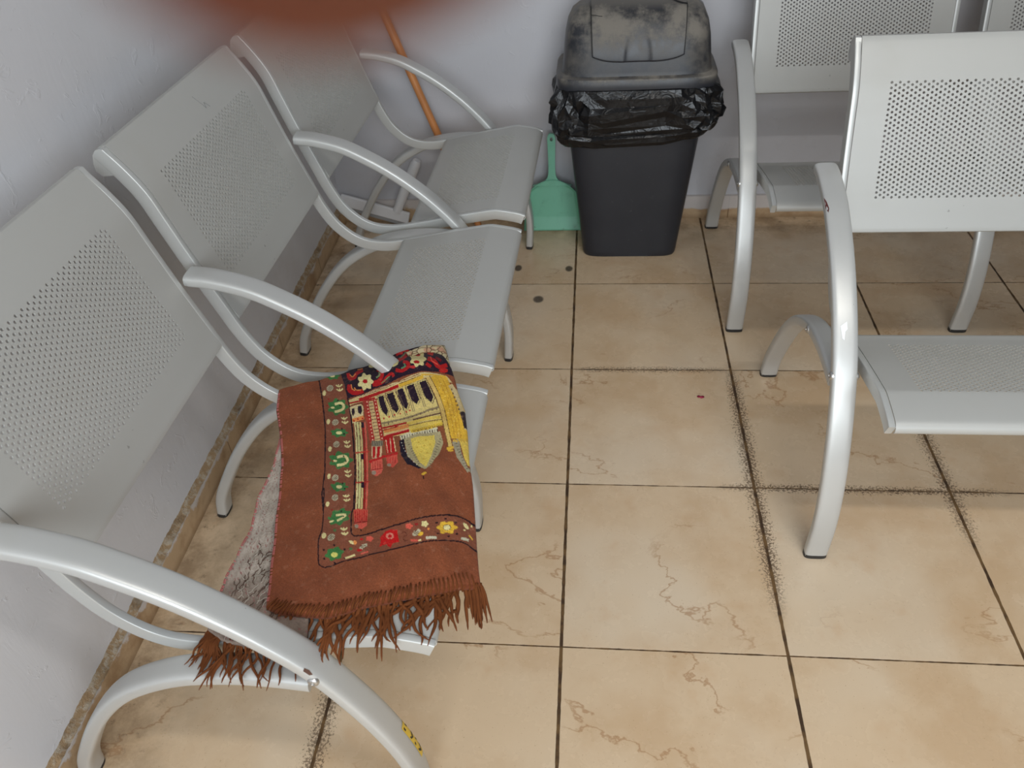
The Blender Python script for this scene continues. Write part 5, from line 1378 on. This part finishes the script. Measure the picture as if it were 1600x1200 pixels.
gry = np.array([190, 178, 165]); dk = np.array([104, 84, 72]); pk = np.array([150, 96, 92])
m1 = np.clip((np.sin(np.linspace(0, 1, n1)[None]*60+tt*9)+rn*.8), 0, 1)[..., None]
gc[:] = gry; gc = gc*(1-.2*m1)+dk*.2*m1; m2 = np.clip((tt-.72)/.12, 0, 1)[..., None]*.55; gc = gc*(1-m2)+dk*m2
m3 = (nrng.random((n2, n1, 1)) > .95); gc = np.where(m3, pk, gc); gc = srgb_np(gc/255)
V = np.concatenate([g3, z3[..., None]], -1).reshape(-1, 3).tolist(); C = gc.reshape(-1, 3).tolist()
F = [(j*n1+i, (j+1)*n1+i, (j+1)*n1+i+1, j*n1+i+1) for j in range(n2-1) for i in range(n1-1)]
me = colored_mesh('reverse_side', V, F, np.array(C)); o = rug_part('reverse_side', me, weave_mat('loose_reverse_weave', .95, .6)); o['label'] = 'grey loose-threaded reverse side'
md = o.modifiers.new('t', 'SOLIDIFY'); md.thickness = .007; md.offset = -1
# loose threads on the reverse side, fringe strands, edge stitches
rt = random.Random(21)
M_thr = plain('grey_thread', srgb(196, 186, 172), .9); M_pink = plain('pink_thread', srgb(196, 112, 108), .9); M_dkthr = plain('dark_thread', srgb(96, 74, 62), .9)
def threads(name, mat, n, tmin, tmax, ln, rad):
    mb = MB()
    for k in range(n):
        t0 = rt.uniform(tmin, tmax); s0 = rt.uniform(.16, .7); ang = rt.gauss(1.75, .5); P = []; x, y = g3[int(t0*(n2-1)), int(s0*(n1-1))]; L = rt.uniform(*ln)
        x -= .5*L*math.cos(ang); y += .5*L*math.sin(ang); ph = rt.uniform(0, 6); lift = rt.uniform(.0003, .0022); sw = rt.uniform(-1.6, 1.6)
        for q in range(9):
            a = ang+sw*(q/8-.5)+.5*math.sin(q*1.3+ph); x += L/9*math.cos(a); y -= L/9*math.sin(a)
            va = seat_va(x, y)
            P.append((x, y, float(rev_h(x, y))+lift*math.sin(math.pi*q/8)+.0006))
        tube(mb, P, rad, 4, False)
    rug_part(name, mb.mesh(name), mat)
threads('loose_threads', M_thr, 130, .05, .97, (.012, .035), .0004)
threads('loose_threads', M_dkthr, 60, .62, .98, (.012, .03), .0006)
mb = MB()
ge = curve_u(GL, 150)
for k in range(2, 148):
    x, y = ge[k]; z = float(rev_h(x, y)); a = rt.uniform(-.3, .3)
    if rt.random() < .78: tube(mb, [(x-.0012, y+.0012, z-.003), (x-.0005, y+.0006, z+.0010), (x+.003, y-.001+a*.002, z+.0008)], .0007, 4)
le = curve_u(RL, 190)
for k in range(3, 187):
    x, y = le[k]; z = float(rug_h(x, y))
    if rt.random() < .7: tube(mb, [(x-.003, y+.0006, z-.0045), (x-.0026, y+.0004, z-.001), (x+.0012, y, z+.0008)], .00055, 4)
rug_part('pink_edge_stitching', mb.mesh('pink_edge_stitching'), M_pink)
t = NT('brown_wool'); g_ = t.n('ShaderNodeNewGeometry'); t.color(t.mix(t.noise(60, 2, .5, t.pos()), srgb(116, 64, 30), srgb(84, 45, 20))); t.set(Roughness=.9, **{'Specular_IOR_Level': .2}); M_wool = t.m
mb = MB()
be = curve_u(RB, 400)
k = 8
while k < 398:
    x, y = be[k]; z = float(rug_h(x, y)); tx, ty = (be[min(399, k+3)]-be[max(0, k-3)]); q = math.hypot(tx, ty); tx /= q; ty /= q; nx, ny = ty, -tx
    sl = rt.uniform(.3, .7)
    L = rt.uniform(.010, .015)
    tube(mb, [(x-nx*L*.9+tx*.002, y-ny*L*.9+ty*.002, float(rug_h(x-nx*L, y-ny*L))+.0004), (x-nx*L*.4, y-ny*L*.4, z+.0022), (x+nx*.002-tx*L*sl*.5, y+ny*.002-ty*L*sl*.5, z+.0002), (x+nx*.0035-tx*L*sl, y+ny*.0035-ty*L*sl, z-.007)], [.0009, .0015, .0016, .0013], 6)
    k += rt.choice((7, 8, 8, 9))
rug_part('whip_stitched_edge', mb.mesh('whip_stitched_edge'), M_wool)
def support(x, y):
    """highest solid under a strand: the seat, its end rail, or nothing"""
    v, a = seat_va(x, y)
    if a > .034 and .30 < v < .632: return float(np.interp(v, SZV, SZZ))+.002
    if abs(a-.008) < .021 and .05 < v < .47: return float(np.interp(v, [q[0] for q in REAR], [q[1] for q in REAR]))+.0145
    return -1
def strand(mb, x, y, z, dx, dy, L, r, drop=0.):
    """a wool strand leaving (x,y,z), lying on what is below it and hanging where there is nothing"""
    n = 12; P = []; q = math.hypot(dx, dy); dx /= q; dy /= q; pit = -.25-drop; wv = rt.uniform(0, 6); wa = rt.uniform(.1, .45); cx = rt.gauss(0, .5)
    for i in range(n+1):
        P.append((x, y, z))
        s = support(x, y)
        if s > 0 and z <= s+.0035: pit = max(pit, -.12)
        else: pit = max(-1.45, pit-.24)
        h = math.cos(pit)*L/n; a = math.atan2(dy, dx)+wa*math.sin(i*.8+wv)+cx*i/n*.7
        x += h*math.cos(a); y += h*math.sin(a); z += math.sin(pit)*L/n
        s = support(x, y)
        if s > 0 and z < s+.002: z = s+.002
    rr = [r*(.75+.35*math.sin(math.pi*min(1, (i+2)/n)))*(1 if i < n-2 else (.75 if i < n else .3)) for i in range(n+1)]
    tube(mb, P, rr, 5)
mb = MB()
for k in range(78):
    u = min(.999, max(.05, rt.betavariate(1.25, .95))); i = int(u*399); x, y = be[i]; z = float(rug_h(x, y))-rt.uniform(.004, .014)
    strand(mb, x, y+.004, z, .10+rt.gauss(-.05, .42), -1, rt.uniform(.04, .088), rt.uniform(.0020, .0031), rt.uniform(0, .5))
for k in range(16):   # curl at the outer corner
    x, y = be[399-rt.randrange(14)]; z = float(rug_h(x, y))-rt.uniform(.002, .012)
    strand(mb, x+.003, y+.004, z, rt.gauss(.1, .3), -1, rt.uniform(.05, .085), rt.uniform(.0018, .0028), .3)
fb = curve_u(GB, 200)
for k in range(52):
    i = int(min(199, max(0, rt.gauss(30, 60)))); i = abs(i); x, y = fb[i]; z = float(seat_z(x, y))+rt.uniform(.002, .011)
    strand(mb, x, y+.006, z, rt.gauss(.12, .35), -1, rt.uniform(.038, .075), rt.uniform(.0014, .0024), rt.uniform(.0, .35))
o = rug_part('fringe', mb.mesh('fringe'), M_wool)
# pale underside peeking out behind the far fold
BGL = [(-.29, .336), (-.256, .3600), (-.2212, .3600), (-.205, .3126), (-.1935, .262)]
mb = MB(); be2 = curve_u(BGL, 40); V = []
for q in be2:
    for d, z in ((0, .412), (.3, .4175), (.7, .4185), (1, .416)):
        c_ = np.array([-.262, .285]); p_ = q+(c_-q)*d*.35
        V.append((p_[0], p_[1], z-.010*max(0, (p_[0]+.215)/.03)+rt.uniform(-.0006, .0006)))
mb.add(V, [(4*i+j, 4*i+j+1, 4*i+j+5, 4*i+j+4) for i in range(39) for j in range(3)])
t = NT('cream_reverse_print'); P = t.pos(); vd = t.vor(75, P, 'DISTANCE_TO_EDGE'); t.color(t.mix(t.step(vd, .03, .08), srgb(110, 84, 60), t.mix(t.step(t.noise(55, 2, .5, P), .5, .6), srgb(206, 190, 150), srgb(196, 150, 120)))); t.set(Roughness=.95); t.bump(t.noise(200, 2, .5, P), .5, .002)
o = rug_part('cream_underside', mb.mesh('cream_underside'), t.m); o['label'] = 'cream patterned underside'
md = o.modifiers.new('t', 'SOLIDIFY'); md.thickness = .004; md.offset = -1

#RUGEND#

mb = MB(); V = [(0, 0, .004)]; n = 14
for k in range(n):
    a = 2*math.pi*k/n; r = .0055*(1+.35*math.cos(2*a+.4)+.18*math.sin(3*a)); V.append((r*1.2*math.cos(a), r*math.sin(a), .001+.002*math.sin(2*a)**2))
mb.add(V, [(0, 1+k, 1+(k+1) % n) for k in range(n)])
o = link('petal', mb.mesh('petal'), plain('magenta_petal', srgb(150, 22, 60), .6), loc=(.316, .694, 0)); tag(o, 'tiny dark magenta flower petal lying on the beige floor tiles', 'petal')
md = o.modifiers.new('t', 'SOLIDIFY'); md.thickness = .0008
# ------------------------------------------------------------------ hand of whoever takes the picture, one fingertip over the lens
t = NT('skin'); P = t.pos(); t.color(t.mix(t.noise(90, 3, .5, P), (.30, .085, .050), (.26, .070, .042))); t.set(Roughness=.55, **{'Subsurface_Weight': .1}); t.b.inputs['Subsurface Radius'].default_value = (.004, .0015, .0008); t.bump(t.noise(900, 2, .5, P), .15, .0004); M_skin = t.m
HJ = [((-.120, -.075, .060), .027), ((-.112, -.045, .040), .027), ((-.100, -.012, .022), .024),            # wrist, palm
      ((-.088, .030, .012), .0125), ((-.068, .058, -.006), .0098), ((-.032, .053, -.020), .0108), ((-.0145, .0331, -.0258), .0112), ((-.0050, .0190, -.0268), .0113),   # index 3-7
      ((-.090, .012, .006), .0125), ((-.072, .014, -.010), .0100), ((-.048, .004, -.0155), .0090), ((-.030, -.003, -.0105), .0078),            # middle 8-11
      ((-.092, -.010, .006), .012), ((-.074, -.012, -.010), .0096), ((-.050, -.022, -.0150), .0086), ((-.033, -.027, -.0100), .0074),          # ring 12-15
      ((-.098, -.030, .010), .0112), ((-.080, -.034, -.006), .0088), ((-.058, -.043, -.0130), .0076), ((-.044, -.047, -.0090), .0066),         # little 16-19
      ((-.096, -.026, .040), .014), ((-.074, -.014, .040), .0112), ((-.048, -.008, .030), .0094), ((-.028, -.006, .0225), .0078),              # thumb 20-23
      ((-.135, -.150, .125), .030), ((-.155, -.26, .23), .037), ((-.0030, .0136, -.0266), .0094)]                                                                               # forearm
HE = [(0, 1), (1, 2), (2, 3), (3, 4), (4, 5), (5, 6), (6, 7), (2, 8), (8, 9), (9, 10), (10, 11), (2, 12), (12, 13), (13, 14), (14, 15), (1, 16), (16, 17), (17, 18), (18, 19), (1, 20), (20, 21), (21, 22), (22, 23), (0, 24), (24, 25), (7, 26)]
r_ = Vector((.99512594, .08066234, -.05672694)); u_ = Vector((-.00852721, .64348563, .76541069)); f_ = Vector((-.09824279, .76119631, -.64103707))
EYE = Vector((.04958431, -.80488576, 1.30004498))
def held(p): return EYE+r_*p[0]+u_*p[1]-f_*p[2]
HO = held(HJ[0][0])
me = D.meshes.new('hand'); me.from_pydata([tuple(held(p)-HO) for p, r in HJ], HE, [])
hand = link('hand', me, M_skin, loc=HO)
md = hand.modifiers.new('skin', 'SKIN'); md.use_smooth_shade = True
if not me.skin_vertices: me.skin_vertices.new()
for i, (p, r) in enumerate(HJ):
    me.skin_vertices[0].data[i].radius = (r, r); me.skin_vertices[0].data[i].use_root = (i == 0)
md = hand.modifiers.new('sub', 'SUBSURF'); md.levels = 2; md.render_levels = 2
tag(hand, 'hand of the person taking the photo, fingertip blurred across the top edge', 'hand')
mb = MB(); ax = (Vector(HJ[7][0])-Vector(HJ[6][0])).normalized(); sd = ax.cross(Vector((0, 0, 1))).normalized(); up = Vector((0, 0, -1)); c0 = Vector(HJ[6][0]).lerp(Vector(HJ[7][0]), .75)
V = []
for j in range(7):
    for i in range(7):
        a, b = -1+i/3, -1+j/3
        q = c0+ax*b*.0058+sd*a*.0050*(1-.12*b*b)+up*(.0068-.0022*a*a-.0006*b*b); V.append(held(q)-HO)
mb.add(V, [(j*7+i, j*7+i+1, (j+1)*7+i+1, (j+1)*7+i) for j in range(6) for i in range(6)])
# unseen phone added to shade the finger: landscape, lens at viewpoint, screen towards person
phone = thing('shading_phone', 'unseen black phone held sideways, added to shade the fingertip', 'phone', held((.045, -.026, .008)))
def slab(x0, x1, y0, y1, z0, z1, rad=.009):
    m_ = MB(); rings = []
    for z, g in ((z0, .0015), (z0+.0015, 0), (z1-.0015, 0), (z1, .0015)):
        ring = []
        for cx, cy, a0 in ((x1-rad, y1-rad, 0), (x0+rad, y1-rad, 90), (x0+rad, y0+rad, 180), (x1-rad, y0+rad, 270)):
            for k in range(7):
                a = R(a0+15*k); ring.append(held((cx+(rad-g)*math.cos(a), cy+(rad-g)*math.sin(a), z))-phone.location)
        rings.append(ring)
    loft(m_, rings); return m_
link('body', sharp(slab(-.034, .121, -.062, .011, .004, .012).mesh('body'), 50), plain('black_glass', (.01, .01, .012), .25), phone)
link('screen', sharp(slab(-.031, .118, -.059, .008, .0121, .0125, .007).mesh('screen'), 50), plain('dark_screen', (.02, .02, .025), .1), phone)
o = link('fingernail', mb.mesh('fingernail'), plain('nail', (.5, .28, .22), .3), hand); md = o.modifiers.new('t', 'SOLIDIFY'); md.thickness = .0008

# ------------------------------------------------------------------ light
def area(name, loc, rot, sx, sy, power, col):
    l = D.lights.new(name, 'AREA'); l.shape = 'RECTANGLE'; l.size = sx; l.size_y = sy; l.energy = power; l.color = col
    o = D.objects.new(name, l); COL.objects.link(o); o.location = loc; o.rotation_euler = rot; return o
area('window_daylight', ((WX0+WX1)/2, Y0-.02, (WZ0+WZ1)/2), (R(90), 0, 0), WX1-WX0-.1, WZ1-WZ0-.1, 52, (.89, .955, 1.))
w = D.worlds.new('world'); SC.world = w; w.use_nodes = True
bg = w.node_tree.nodes['Background']; bg.inputs[0].default_value = (.75, .87, 1, 1); bg.inputs[1].default_value = 1.2
# ceiling fluorescent batten
batten = thing('fluorescent_batten', 'white fluorescent batten light on the ceiling', 'ceiling light', (.9, -.95, H))
mb = MB(); mb.box(-.62, .62, -.04, .04, -.05, 0); link('housing', mb.mesh('housing', False), M_white, batten)
t = NT('lit_tube'); e = t.b.inputs; t.set(**{'Emission_Strength': 6.}); e['Emission Color'].default_value = (1, .97, .92, 1)
mb = MB(); tube(mb, [(-.6, 0, -.07), (.6, 0, -.07)], .014, 14); link('tube', mb.mesh('tube'), t.m, batten)
area('batten_light', (.9, -.95, H-.10), (0, 0, 0), 1.2, .10, 15, (1, .97, .92))

# ------------------------------------------------------------------ camera
cam = D.cameras.new('camera'); co = D.objects.new('camera', cam); COL.objects.link(co)
r_ = Vector((.99512594, .08066234, -.05672694)); u_ = Vector((-.00852721, .64348563, .76541069)); f_ = Vector((-.09824279, .76119631, -.64103707))
M = Matrix((r_, u_, -f_)).transposed().to_4x4(); M.translation = Vector((.04958431, -.80488576, 1.30004498))
co.matrix_world = M
cam.sensor_width = 36; cam.lens = 1250.18/1600*36; cam.clip_start = .002
cam.dof.use_dof = True; cam.dof.focus_distance = 1.45; cam.dof.aperture_fstop = 8.2
SC.camera = co
SC.view_settings.view_transform = 'Standard'; SC.view_settings.look = 'None'; SC.view_settings.gamma = 1; SC.view_settings.use_curve_mapping = False
SC.view_settings.exposure = .19
SC.cycles.use_denoising = True
SC.cycles.max_bounces = 8
SC.cycles.sample_clamp_indirect = 4
